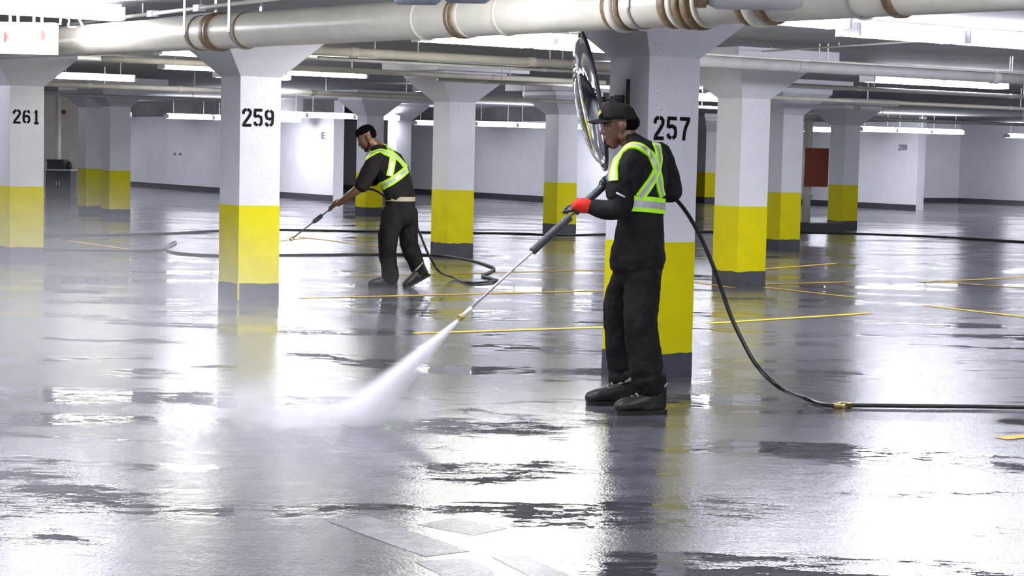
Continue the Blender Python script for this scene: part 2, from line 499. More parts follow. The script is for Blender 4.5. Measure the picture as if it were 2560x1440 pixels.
col259 = column(atz(595, 754), 'white and yellow column stencilled 259 with a yellow drip on its base', ('259', .02, 1.615, .165, .22), drip=True)
column(atz(24, 653), 'white and yellow column stencilled 261 at the left edge', ('261', .035, 1.63, .165, .24))
column(atz(1841, 717), 'unnumbered white and yellow column just right of the black hose and column 257')
column(atz(1117, 639), 'white and yellow column just behind the bending man')
column(atz(1948, 626), 'white and yellow column half hidden behind the column right of the hose')
column(atz(1391, 584), 'distant white and yellow column behind the spray lance and convex mirror')
column(atz(2104, 573), 'white and yellow column beside the red-brown board and standpipe')
column(atz(913, 538), 'distant yellow banded column seen below the arm of the bending man')
column(atz(273, 545), 'front one of the two touching far columns left of column 259')
column(atz(214, 536), 'rear one of the two touching far columns left of column 259')
column(atz(988, 517), 'far pale column showing above the shoulders of the bending man')
column(atz(1761, 507), 'farthest banded column in the gap right of column 257')

# ------------------------------------------------------------------ ceiling lamps
def lamp(p, n, label, style='wrap', group=None, gap=.04):
    """a run of n tubes along C from p (p at the middle of the lower face)"""
    L_ = 1.22
    t = thing('strip_light', (p.x, p.y, CEIL), label, 'ceiling light', group)
    for i in range(n):
        o = p + C * (i * (L_ + gap))
        if style == 'wrap':
            bm = newbm()
            prof = [(-.13, .10), (-.12, .03), (-.07, 0), (.07, 0), (.12, .03), (.13, .10)]
            R = [[bm.verts.new(o + C * s + A * a + Vector((0, 0, z))) for a, z in prof] for s in (.02, L_ - .02)]
            k = len(prof)
            for j in range(k): bm.faces.new((R[0][j], R[0][(j + 1) % k], R[1][(j + 1) % k], R[1][j]))
            bm.faces.new(R[0]); bm.faces.new(R[1][::-1])
            d = mk('diffuser', bm, M['diffuser'], t)
            bm = newbm(); obox(bm, o - A * .06 + Vector((0, 0, .10)), C * L_, A * .12, (0, 0, .03)); mk('housing', bm, M['housing'], t)
            for s in (0, L_ - .02):
                bm = newbm(); obox(bm, o + C * s - A * .135, C * .02, A * .27, (0, 0, .105)); mk('end_cap', bm, M['housing'], t)
        else:
            bm = newbm(); obox(bm, o - A * .055 + Vector((0, 0, .045)), C * L_, A * .11, (0, 0, .05)); mk('housing', bm, M['housing'], t)
            for a in (-.06, .06):
                bm = newbm(); tube(bm, [o + A * a + C * .03 + Vector((0, 0, .02)), o + A * a + C * (L_ - .03) + Vector((0, 0, .02))], .018, 10)
                mk('lamp_tube', bm, M['tube'], t, True)
            for s in (0, L_ - .03):
                bm = newbm(); obox(bm, o + C * s - A * .085, C * .03, A * .17, (0, 0, .05)); mk('lamp_holder', bm, M['housing'], t)
        for s in (.2, L_ - .2):
            bm = newbm(); tube(bm, [o + C * s + Vector((0, 0, .09)), Vector(((o + C * s).x, (o + C * s).y, CEIL - .002))], .006, 6); mk('hanger_rod', bm, M['steel'], t)
    return t
for a in ((2118, 90, 2.42, 3, 'wrap', 'nearest run of glaring strip lights at the upper right'),
          (2167, 205, 2.40, 2, 'wrap', 'pair of strip lights above the far right wall, below the nearest run'),
          (1660, 248, 2.38, 1, 'wrap', 'strip light glimpsed between column 257 and the next column'),
          (1084, 92, 2.42, 2, 'tube', 'twin bare tubes under the main pipe left of the convex mirror'),
          (1040, 104, 2.40, 2, 'tube', 'second row of bare tubes just below the twin tubes by the mirror'),
          (400, 172, 2.36, 1, 'tube', 'bare tube lamp left of the top of column 259'),
          (392, 137, 2.42, 1, 'tube', 'bare tube lamp peeping out under the main pipe left of column 259'),
          (705, 187, 2.34, 1, 'tube', 'bare tube lamp just right of the capital of column 259'),
          (130, 196, 2.3, 1, 'tube', 'bare tube lamp beside the capital of column 261')):
    lamp(atz(a[0], a[1], a[2]), a[3], a[5], a[4])
def near_wall(px, py, p, d, off):
    """point seen at (px, py) lying `off` in front of the wall through p along d"""
    r_ = ray(px, py); n = Vector((d.y, -d.x, 0))
    if n.y > 0: n = -n
    q = p + n * off
    return EYEP + r_ * ((q - EYEP).dot(n) / r_.dot(n))
for px, py, p, off, n, lab in ((2147, 328, pC, 4.4, 3, 'low distant strip light in front of the wall numbered 208'),
          (2515, 344, pD, 3.2, 2, 'distant strip light cut by the right edge of the photo'),
          (2008, 328, pC, 3.0, 1, 'short bright lamp just above the red-brown board'),
          (415, 296, pA, 4.2, 3, 'distant strip light against the white wall left of column 259'),
          (640, 290, pA, 4.2, 3, 'distant strip light just right of column 259'),
          (1036, 312, pB, 3.0, 1, 'distant strip light left of the column behind the bending man'),
          (1186, 315, pB, 4.4, 3, 'distant strip light right of the column behind the bending man')):
    lamp(near_wall(px, py, p, A, off), n, lab, 'wrap')
for px, off, lab in ((570, 6.4, 'unseen fill light added before the far wall, behind column 259'), (225, 3.2, 'unseen fill light added before the far wall, behind the touching columns'), (60, 3.2, 'unseen fill light added before the far wall, behind column 261')):  # unseen lamps added to brighten the far left wall
    lamp(near_wall(px, 288, pA, A, off), 1, lab, 'wrap')
# unseen lamps added behind the capitals and outside the frame to brighten the depth
for px, y, lab in ((1525, 24, 'unseen fill light added behind the capital of column 257'), (1770, 31, 'unseen fill light added behind the capital right of the hose'),
                   (540, 29, 'unseen fill light added behind the capital of column 259'), (1040, 34, 'unseen fill light added behind the capital by the bending man')):
    q = aty(px, 235, y); lamp(Vector((q.x, q.y, 2.45)), 1, lab, 'wrap')
for i, (px, y) in enumerate(((-420, 22), (-420, 31), (-380, 41), (-300, 52), (2800, 18), (2760, 27), (2740, 36), (2720, 45))):  # unseen lamps added on both sides to light the far region
    q = aty(px, 200, y); lamp(Vector((q.x - (1.5 if px < 0 else 0), q.y, 2.42)), 2, 'unseen fill light added in a bay outside the frame', 'wrap', 'unseen fill lights added in the bays outside the frame')
for px, d_ in ((-260, pA), (-420, pA)):  # two more unseen lamps added for the far left wall
    lamp(near_wall(px, 288, d_, A, 4.2), 2, 'unseen fill light added in a bay outside the frame', 'wrap', 'unseen fill lights added in the bays outside the frame')
# unseen fill lamps added near the camera; the first follows the main pipe's highlight
for i, (x, y, n) in enumerate(((-1.9, 9.4, 2), (-4.6, 9.0, 2), (-6.5, 13.2, 2), (-4.6, 5.0, 2), (-1.5, 1.5, 2), (-5.0, -2.5, 2), (3.0, -3.0, 2), (3.5, 8.0, 2), (1.4, 6.4, 2))):
    lamp(Vector((x, y, 2.46)), n, 'unseen strip light added nearer than the frame', 'wrap', 'unseen strip lights added nearer than the frame')
for px, y, lab in ((1330, 14.6, 'unseen fill light added behind the main pipe above the convex mirror'), (1800, 14.2, 'unseen fill light added behind the main pipe right of column 257')):  # unseen lamps added to brighten the column right of the hose
    q = aty(px, 60, y); lamp(Vector((q.x, q.y, 2.46)), 1, lab, 'wrap')

# ------------------------------------------------------------------ pipes under the ceiling
def pipe_c(px0, py0, px1, z, thick, m, label, joints=(), cat='pipe', name='ceiling_pipe'):
    p0 = atz(px0, py0, z)
    r = thick * p0.y / F_PX / 2
    lo, hi = 0., 60.
    for _ in range(50):
        mid = (lo + hi) / 2
        if proj(p0 + C * mid)[0] < px1: lo = mid
        else: hi = mid
    p1 = p0 + C * lo
    t = thing(name, p0, label, cat)
    bm = newbm(); tube(bm, [p0, p1], r, 16); mk('pipe_body', bm, M[m], t, True)
    n = max(2, int(lo / 3))
    for i in range(n):
        q = p0 + C * (lo * (i + .5) / n)
        bm = newbm(); tube(bm, [q - C * r * .9, q + C * r * .9], r * 1.16, 16); mk('coupling', bm, M[m], t, False)
        bm = newbm(); tube(bm, [q + C * .25, q + C * .25 + Vector((0, 0, CEIL - z))], .008, 6); mk('hanger_rod', bm, M['steel'], t)
    return t
pipe_c(255, 147, 1512, 2.40, 15, 'pipe', 'slim beige pipe crossing behind column 259 and its capital')
pipe_c(640, 118, 1530, 2.40, 24, 'pipe', 'thick beige pipe just under the main pipe, behind the convex mirror')
pipe_c(795, 145, 1530, 2.34, 10, 'pipewhite', 'thin bright white pipe running to the convex mirror')
pipe_c(105, 209, 560, 2.30, 14, 'pipe', 'beige pipe between the capitals of columns 261 and 259')
pipe_c(675, 228, 1080, 2.28, 13, 'pipe', 'beige pipe from column 259 to the column behind the bending man')
pipe_c(1095, 199, 1540, 2.28, 9, 'pipe', 'thin beige pipe over the capital of the column behind the bending man')
pipe_c(1190, 245, 1530, 2.26, 9, 'pipe', 'lower thin beige pipe ending behind the convex mirror')
pipe_c(1728, 150, 2700, 2.36, 30, 'pipegrey', 'broad grey pipe over the capital right of column 257')
pipe_c(1760, 135, 2700, 2.42, 6, 'pipewhite', 'slim white strip painting the highlight along the top of the broad grey pipe')  # white tube put in as the broad pipe's top highlight
pipe_c(1940, 211, 2700, 2.30, 11, 'pipewhite', 'bright white pipe below the pair of strip lights at right')
pipe_c(1925, 243, 2700, 2.28, 10, 'pipe', 'beige pipe below the bright white pipe at right')
pipe_c(1700, 266, 1800, 2.22, 8, 'pipewhite', 'short white pipe glimpsed right of column 257')
pipe_c(1990, 290, 2700, 2.25, 9, 'pipegrey', 'low grey pipe in front of the far right walls')
pipe_c(105, 235, 560, 2.22, 9, 'pipegrey', 'grey pipe above the two touching far columns')

# the main pipe, along the numbered row
MZ, MR = 2.30, .13
g0, g1 = atz(560, 122, MZ - MR), atz(1510, 76, MZ - MR)
mdir = (g1 - g0); mdir.z = 0; mdir.normalize()
m0 = Vector((g0.x, g0.y, MZ)) - mdir * 12
mlen = 26
main = thing('main_pipe', m0, 'large beige main pipe with brown couplings crossing the top of the photo', 'pipe')
bm = newbm(); tube(bm, [m0, m0 + mdir * mlen], MR, 40); mk('pipe_body', bm, M['pipe'], main, True)
def main_at(px):
    """point on the pipe axis whose lower edge shows at column px"""
    lo, hi = 0., mlen
    for _ in range(50):
        mid = (lo + hi) / 2
        if proj(m0 + mdir * mid - Vector((0, 0, MR)))[0] < px: lo = mid
        else: hi = mid
    return m0 + mdir * lo
for px, wd, e, m in ((505, .012, .006, 'rust'), (540, .05, .014, 'rust'), (550, .025, .02, 'rust'), (620, .012, .006, 'rust'), (1065, .012, .012, 'pipe'), (1150, .012, .008, 'rust'), (1162, .02, .012, 'rust'), (1175, .012, .008, 'pipe'),
                     (1270, .014, .008, 'pipe'), (1545, .02, .01, 'rust'), (1560, .03, .02, 'pipe'), (1578, .02, .012, 'rust'), (1690, .03, .012, 'rust'), (1712, .02, .018, 'pipe'), (1728, .03, .02, 'rust'),
                     (1752, .035, .026, 'rust'), (1772, .02, .016, 'pipe'), (1880, .03, .016, 'rust'), (1905, .05, .026, 'pipe'), (1935, .02, .016, 'rust'), (2250, .03, .012, 'rust')):
    q = main_at(px)
    bm = newbm(); tube(bm, [q - mdir * wd, q - mdir * wd * .6, q + mdir * wd * .6, q + mdir * wd], [MR + e * .3, MR + e, MR + e, MR + e * .3], 32)
    mk('coupling', bm, M[m], main, True)
for px in (500, 612, 1610, 2160):
    q = main_at(px)
    n = Vector((mdir.y, -mdir.x, 0))
    bm = newbm()
    for sgn in (-1, 1): obox(bm, q + n * sgn * (MR + .008) - mdir * .015 - n * .004 - Vector((0, 0, .02)), mdir * .03, n * .008, (0, 0, CEIL - MZ + .02))
    tube(bm, [q + (MR + .008) * (n * math.cos(a) + Vector((0, 0, math.sin(a)))) for a in [math.pi + math.pi * k / 16 for k in range(17)]], .008, 6)
    mk('hanger_strap', bm, M['steel'], main)
# jacketed pipe in front of it at the very top of the picture
j0, j1 = atz(985, 12, 2.20), atz(1835, 24, 2.20)
jd = (j1 - j0).normalized(); jr = .12
t = thing('jacketed_pipe', j0, 'grey canvas-jacketed pipe end cut by the top edge above the main pipe', 'pipe')
for a, b, r, m in ((0, .24, jr, 'jacket'), (.26, .5, jr * .9, 'jacket'), (1.55, 1.62, jr * .95, 'rust'), (1.62, 2.1, jr, 'pipegrey')):
    bm = newbm(); q0, q1 = j0 + jd * a + Vector((0, 0, jr)), j0 + jd * b + Vector((0, 0, jr)); tube(bm, [q0, q0.lerp(q1, .1), q0.lerp(q1, .9), q1], [r * .8, r, r, r * .85], 24); mk('jacket_section', bm, M[m], t, True)
bm = newbm(); tube(bm, [j0 + jd * .1 + Vector((0, 0, jr)), j0 + jd * 2.05 + Vector((0, 0, jr))], .07, 16); mk('pipe_body', bm, M['pipewhite'], t, True)
# conduits along the row direction on the ceiling
def conduit(px0, py0, px1, py1, z, r, m, label, boxes=()):
    p0, p1 = atz(px0, py0, z), atz(px1, py1, z)
    t = thing('conduit', p0, label, 'conduit')
    bm = newbm(); tube(bm, [p0, p1], r, 10); mk('conduit_body', bm, M[m], t, True)
    for f in boxes:
        q = p0.lerp(p1, f); bm = newbm(); cbox(bm, q, (p1 - p0).normalized() * .1, Vector((.06, .0, 0)), Vector((0, 0, .05))); mk('junction_box', bm, M['housing'], t)
    n = 4
    for i in range(n):
        q = p0.lerp(p1, (i + .5) / n); bm = newbm(); tube(bm, [q, Vector((q.x, q.y, CEIL - .002))], .006, 6); mk('clip_rod', bm, M['steel'], t)
conduit(170, 60, 760, -12, 2.50, .016, 'pipewhite', 'white conduit with junction boxes above the left end of the main pipe', (.25, .42, .62))
conduit(1850, 132, 2620, 82, 2.56, .010, 'pipewhite', 'thin white conduit on the ceiling at the upper right')

# hanging sign with two arrows
sp = atz(70, 90, 2.3)
t = thing('exit_sign', Vector((sp.x, sp.y, CEIL)), 'white lit sign with two red arrows hanging from the ceiling at the upper left', 'sign')
sc = sp.y / F_PX
u = Vector((math.cos(-.05), math.sin(-.05), 0)); nrm = Vector((u.y, -u.x, 0)); Z = Vector((0, 0, 1))
def sg(px, py): return sp + u * ((px - 70) * sc) + Z * ((90 - py) * sc + (px - 70) * sc * .03)
bm = newbm(); obox(bm, sg(-40, 131), u * (181 * sc), -nrm * .06, Z * (78 * sc)); mk('sign_panel', bm, M['signwhite'], t)
for x0, x1, x2, y0, y1 in ((9, 15, 20, 80, 104), (103, 110, 116, 76, 100)):
    bm = newbm(); quad(bm, [sg(px, py) + nrm * .004 for px, py in ((x0, y0), (x1, y0), (x2, (y0 + y1) / 2), (x1, y1), (x0, y1))]); mk('arrow', bm, M['signred'], t)
for x in (48, 62):
    bm = newbm(); tube(bm, [sg(x, 113), sg(x, 113) + nrm * .005], .005, 8); mk('indicator_light', bm, M['signred'], t)
for x in (22, 42, 82, 102):
    bm = newbm(); q = sg(x, 56); tube(bm, [q - nrm * .03, Vector((q.x, q.y, CEIL)) - nrm * .03], .012, 8); mk('hanger_rod', bm, M['housing'], t)
q = sg(150, 60)
cb = [(146, 62), (150, 40), (168, 34), (190, 44), (203, 66)]
bm = newbm(); tube(bm, spline([sg(a, b) - nrm * .05 for a, b in cb], 8), .010, 8)
tube(bm, spline([sg(a, b) - nrm * .08 for a, b in ((140, 40), (165, 48), (165, 66), (185, 68))], 8), .007, 8)
mk('cable_loop', bm, M['housing'], t, True)
lamp(atz(-70, 30, 2.44), 1, 'glaring strip light right above the sign with red arrows', 'wrap')

# ------------------------------------------------------------------ convex mirror on column 257
mc = aty(1484, 252, 11.95)
mr = .44
ax = Vector((-.978, -.045, -.20)).normalized()           # the way the glass faces: left, a little down
t = thing('convex_mirror', mc, 'round convex traffic mirror tilted on the left face of column 257', 'mirror')
ma = ax.cross(Vector((0, 0, 1))).normalized(); mb = ma.cross(ax).normalized()
def dome(r, h, z0, back):
    bm = newbm(); R = []
    for k in range(9):
        a = k / 8
        rr, hh = r * math.sin(a * math.pi / 2), h * math.cos(a * math.pi / 2)
        R.append([bm.verts.new(mc + ax * (z0 + hh) + (ma * math.cos(2 * math.pi * j / 40) + mb * math.sin(2 * math.pi * j / 40)) * max(rr, .002)) for j in range(40)])
    R.append([bm.verts.new(mc + ax * back + (ma * math.cos(2 * math.pi * j / 40) + mb * math.sin(2 * math.pi * j / 40)) * r) for j in range(40)])
    for p, q in zip(R, R[1:]):
        for j in range(40): bm.faces.new((p[j], p[(j + 1) % 40], q[(j + 1) % 40], q[j]))
    bm.faces.new(R[0][::-1]); bm.faces.new(R[-1])
    return bm
mk('mirror_glass', dome(mr * .93, .10, .010, .0), M['mirror'], t, True)
mk('backing', dome(mr, -.03, -.004, .004), M['darksteel'], t, True)
bm = newbm(); tube(bm, [mc + ax * .004 + (ma * math.cos(2 * math.pi * j / 48) + mb * math.sin(2 * math.pi * j / 48)) * mr for j in range(49)], .011, 8, caps=False); mk('rim', bm, M['darksteel'], t, True)
cf = atz(1602, 951); cf.z = 0
wp = cf + A * .30 - C * .006 + Vector((0, 0, 1.80))
bm = newbm(); tube(bm, [mc - ax * .02, mc - ax * .06 + Vector((0, 0, -.0)), Vector((wp.x, wp.y, mc.z - .02))], .016, 10); mk('arm', bm, M['darksteel'], t, True)
bm = newbm(); cbox(bm, Vector((wp.x, wp.y, mc.z - .02)) - C * .0, C * .012, A * .10, (0, 0, .14)); mk('wall_plate', bm, M['darksteel'], t)
k0 = mc - ax * .03 + Vector((0, 0, -.01)); bm = newbm(); tube(bm, [k0, k0 + Vector((.075, -.02, .012)), k0 + Vector((.078, -.02, .012)), k0 + Vector((.095, -.02, .015))], [.009, .009, .026, .02], 10); mk('bolt', bm, M['darksteel'], t)
bp = cf + A * .19 - C * .02
bm = newbm(); tube(bm, [Vector((bp.x, bp.y, 1.72)), Vector((bp.x, bp.y, 1.93))], .013, 10); mk('upright_rod', bm, M['darksteel'], t, True)

# ------------------------------------------------------------------ standpipe, red-brown board, cart
q = atz(2014, 566); r = .09
t = thing('standpipe', q, 'grey vertical standpipe with a coupling beside the red-brown board', 'pipe')
bm = newbm(); tube(bm, [q, q + Vector((0, 0, 2.55))], .085, 16); mk('pipe_body', bm, M['pipe'], t, True)
for z, rr, h in ((.62, .13, .07), (.04, .14, .08), (2.2, .12, .06)):
    bm = newbm(); tube(bm, [q + Vector((0, 0, z - h / 2)), q + Vector((0, 0, z + h / 2))], rr, 16); mk('coupling', bm, M['pipegrey' if z > .1 else 'base'], t)
e0 = q + Vector((0, 0, 2.28))
bm = newbm(); tube(bm, spline([e0, e0 + Vector((.10, -.30, .05)), e0 + Vector((.38, -.75, .12)), e0 + Vector((.75, -1.3, .18))], 6), .08, 14); mk('elbow', bm, M['pipe'], t, True)
b0, b1 = aty(2010, 466, q.y - .16), aty(2073, 371, q.y - .16)
t = thing('board', Vector((b0.x, b0.y, b0.z)), 'plain red-brown square board fixed to the standpipe', 'board')
bm = newbm(); obox(bm, b0, (b1.x - b0.x, .02, 0), (0, .05, 0), (0, 0, b1.z - b0.z)); mk('panel', bm, M['red'], t)
bm = newbm()
for z in (.25, .75):
    pz = b0.z + (b1.z - b0.z) * z
    bm = newbm(); obox(bm, (b0.x - .02, q.y - .12, pz), (.22, 0, 0), (0, .03, 0), (0, 0, .04)); mk('pipe_bracket', bm, M['steel'], t)
k0, k1 = atz(1992, 577), atz(2112, 577)
bm = newbm(); obox(bm, k0, k1 - k0, (0, .55, 0), (0, 0, .15)); tag(mk('concrete_kerb', bm, M['base'], loc=k0), 'low dark concrete kerb under the standpipe and board', 'kerb', kind='thing')

q = atz(140, 497)
ws = q.y / F_PX
t = thing('storage_cabinet', q, 'grey storage cabinet in the niche right of column 261', 'cabinet')
bm = newbm(); obox(bm, q - Vector((26 * ws, 0, 0)), (62 * ws, 0, 0), (0, .6, 0), (0, 0, 70 * ws)); mk('body', bm, M['cart'], t)
for i in range(2):
    bm = newbm(); obox(bm, q + Vector(((-25 + 31 * i) * ws, -.02, 3 * ws)), (29 * ws, 0, 0), (0, .02, 0), (0, 0, 63 * ws)); d = mk('cabinet_door', bm, M['cart'], t)
    bm = newbm(); obox(bm, q + Vector(((1 if i == 0 else 8) * ws, -.05, 34 * ws)), (2 * ws, 0, 0), (0, .03, 0), (0, 0, 10 * ws)); mk('handle', bm, M['steel'], d)
bm = newbm(); obox(bm, q + Vector((-28 * ws, -.03, 70 * ws)), (66 * ws, 0, 0), (0, .66, 0), (0, 0, 4 * ws)); mk('cabinet_top', bm, M['pipegrey'], t)
q2 = q + Vector((-24 * ws, .05, 74 * ws))
t = thing('crate', q2, 'dark grey crate on the grey storage cabinet', 'crate')
bm = newbm(); obox(bm, q2, (40 * ws, 0, 0), (0, .4, 0), (0, 0, 20 * ws)); mk('body', bm, M['cartdark'], t)
bm = newbm(); obox(bm, q2 + Vector((-.02, -.02, 20 * ws)), (40 * ws + .04, 0, 0), (0, .44, 0), (0, 0, 4 * ws)); mk('lid', bm, M['cartdark'], t)
q3 = q + Vector((27 * ws, .2, 74 * ws))
t = thing('canister', q3, 'small dark olive canister on the grey storage cabinet', 'canister')
bm = newbm(); tube(bm, [q3, q3 + Vector((0, 0, 13 * ws)), q3 + Vector((0, 0, 17 * ws))], [8 * ws, 8 * ws, 5 * ws], 14); mk('body', bm, M['green'], t, True)
bm = newbm(); tube(bm, [q3 + Vector((0, 0, 17 * ws)), q3 + Vector((0, 0, 20 * ws))], 4 * ws, 12); mk('cap', bm, M['cartdark'], t, True)
q4 = atz(122, 499) + Vector((0, .9, 0))
t = thing('riser_pipe', q4, 'pale vertical pipe with a red valve handle behind the storage cabinet', 'pipe')
bm = newbm(); tube(bm, [q4, q4 + Vector((0, 0, CEIL - .01))], .06, 12); mk('pipe_body', bm, M['pipewhite'], t, True)
v0 = q4 + Vector((.15, -.08, 2.1))
bm = newbm(); tube(bm, [v0, v0 + Vector((0, .02, 0))], .06, 14); mk('valve_handle', bm, M['valve'], t, True)
# marks on the far walls
def wallmark(px, py, p, txt, h, par):
    o = near_wall(px, py, p, A, .012)
    number(txt, o, -A, h, 'faded', par, gap=.2)
wallmark(2246, 376, pC, '208', .17, WALL_C)
for dx in (0, 13):
    o = near_wall(437 + dx, 385, pA, A, .02)
    bm = newbm(); cbox(bm, o, A * .10, C * .03, (0, 0, .07)); mk('wall_socket', bm, M['faded'], WALL_A)
o = near_wall(803, 347, pA, A, .02)
bm = newbm()
for z in (0, .07, .14): obox(bm, o + Vector((0, 0, z)), -A * .16, C * .01, (0, 0, .035))
obox(bm, o, -A * .04, C * .01, (0, 0, .175)); mk('faded_letter', bm, M['faded'], WALL_A)

# ------------------------------------------------------------------ hoses on the floor
def hose(pts, r, label, cat='hose', n=8, fit=None):
    p = spline(pts, n)
    t = thing('hose', p[0], label, cat)
    bm = newbm(); tube(bm, p, r, 8); mk('hose_body', bm, M['hose'], t, True)
    if fit is not None:
        for f in fit:
            i = max(1, min(len(p) - 2, int(f * len(p)))); d = (p[i + 1] - p[i - 1]).normalized()
            bm = newbm(); tube(bm, [p[i] - d * .06, p[i] - d * .02, p[i] - d * .02, p[i] + d * .02, p[i] + d * .02, p[i] + d * .06], [r * 1.25, r * 1.25, r * 1.8, r * 1.8, r * 1.3, r * 1.3], 10); mk('hose_coupling', bm, M['brass'], t, True)
    return t
def onfloor(pts, r): return [atz(x, y) + Vector((0, 0, r)) for x, y in pts]
hose(onfloor([(60, 592), (250, 590), (420, 586), (545, 579), (700, 577), (900, 580), (1080, 583), (1300, 586), (1391, 590), (1500, 588), (1750, 582), (1990, 583), (2200, 588), (2400, 597), (2640, 612), (3000, 640), (3500, 665)], .016), .016, 'long black hose lying across the far floor behind the bending man')
hose(onfloor([(60, 626), (200, 627), (330, 629), (400, 626), (432, 614), (441, 607), (430, 609), (414, 622), (440, 634), (545, 641), (700, 640), (850, 639), (1000, 638), (1100, 641), (1170, 652), (1215, 664), (1236, 674), (1222, 684), (1205, 692), (1222, 697), (1243, 703)], .014), .014, 'looping black hose running from column 261 to the feet of the bending man', n=8)

# ------------------------------------------------------------------ people
def frame(yaw_dir, pitch=0., roll=0.):
    """orientation whose x axis looks along yaw_dir (horizontal), tipped down by pitch"""
    f = Vector(yaw_dir).normalized()
    l = Vector((0, 0, 1)).cross(f).normalized()
    f2 = f * math.cos(pitch) - Vector((0, 0, 1)) * math.sin(pitch)
    u = f2.cross(l).normalized()
    if roll: l, u = l * math.cos(roll) + u * math.sin(roll), u * math.cos(roll) - l * math.sin(roll)
    return Matrix((f2, l, u)).transposed()        # columns: forward, left, up
def head_shape(bm, c, R, k=1.):
    """c: centre of the skull; R: columns forward, left, up"""
    def W(x, y, z): return c + R @ Vector((x * k, y * k, z * k))
    def E(x, y, z, rx, ry, rz, seg=14): ball(bm, W(x, y, z), rx * k, ry * k, rz * k, seg, R)
    E(-.012, 0, .030, .098, .076, .092, 20)                  # cranium
    E(.034, 0, .012, .060, .066, .072)                       # forehead
    f, l, u = (R @ Vector(v) for v in ((1, 0, 0), (0, 1, 0), (0, 0, 1)))
    rings = [(.030, .03, .064, .062), (.034, -.015, .065, .060), (.036, -.05, .058, .054), (.040, -.08, .046, .045), (.046, -.106, .028, .030)]
    loft(bm, [(W(x, 0, z), l * a * k, f * b * k) for x, z, a, b in rings], 18)
    E(.082, 0, .012, .016, .048, .010)                       # brow
    loft(bm, [(W(.088, 0, .004), l * .009 * k, f * .010 * k), (W(.098, 0, -.014), l * .011 * k, f * .012 * k), (W(.106, 0, -.030), l * .016 * k, f * .014 * k)], 10)   # nose
    for s in (-1, 1):
        E(.094, s * .014, -.033, .012, .011, .010, 10)       # nostril
        E(.060, s * .044, -.024, .020, .016, .020, 12)       # cheekbone
        E(-.008, s * .074, -.008, .021, .012, .033, 12)      # ear
        E(-.014, s * .084, -.002, .020, .007, .027, 12)
        E(.010, s * .078, -.012, .007, .006, .012, 8)
        E(.004, s * .074, -.036, .010, .008, .012, 10)       # lobe
        E(-.004, s * .052, -.062, .026, .014, .030, 12)      # jaw corner
    E(.092, 0, -.060, .014, .026, .008, 12)                  # upper lip
    E(.089, 0, -.073, .013, .022, .008, 12)                  # lower lip
    E(.072, 0, -.100, .018, .022, .016, 12)                  # chin
def eyes(parent, c, R, k=1.):
    for s in (-1, 1):
        e = c + R @ Vector((.0775 * k, s * .031 * k, -.006 * k))
        bm = newbm(); ball(bm, e, .0098 * k, seg=10); o = mk('eye', bm, M['eye'], parent, True)
        bm = newbm(); ball(bm, e + R @ Vector((.0065 * k, 0, -.002 * k)), .0050 * k, seg=8); mk('iris', bm, M['hair'], o, True)
def hand_shape(bm, wrist, palm, knuck, curl, thumb_side, k=1.):
    """palm from wrist to knuckles, four unequal curled fingers and a thumb closing against them.
    knuck: direction across the knuckles; curl: the way the fingers bend; thumb_side: +1/-1 end of the knuckle row the thumb sits at"""
    wrist, palm = Vector(wrist), Vector(palm)
    d = (palm - wrist).normalized(); kn = Vector(knuck).normalized(); cu = Vector(curl).normalized()
    loft(bm, [(wrist, kn * .026 * k, cu * .020 * k), (wrist.lerp(palm, .5), kn * .036 * k, cu * .019 * k), (palm, kn * .042 * k, cu * .017 * k)], 14)
    for i, (ln, r) in enumerate(((.040, .0094), (.046, .0098), (.043, .0094), (.034, .0084))):
        b = palm + kn * thumb_side * (.030 - .020 * i) * k
        p1 = b + (d * .75 + cu * .35).normalized() * ln * k
        p2 = p1 + (d * .05 + cu).normalized() * ln * .75 * k
        p3 = p2 + (-d * .8 + cu * .45).normalized() * ln * .6 * k
        limb(bm, [(b, r * 1.1 * k), (p1, r * 1.05 * k), (p2, r * .95 * k), (p3, r * .8 * k)], kn, 1, 3)
    b = wrist.lerp(palm, .3) + kn * thumb_side * .028 * k
    p1 = b + (d * .6 + kn * thumb_side * .5 + cu * .5).normalized() * .042 * k
    p2 = p1 + (d * .6 - kn * thumb_side * .1 + cu * .75).normalized() * .034 * k
    p3 = p2 + (d * .2 - kn * thumb_side * .6 + cu * .6).normalized() * .024 * k
    limb(bm, [(b, .013 * k), (p1, .012 * k), (p2, .0105 * k), (p3, .009 * k)], kn, 1, 3)
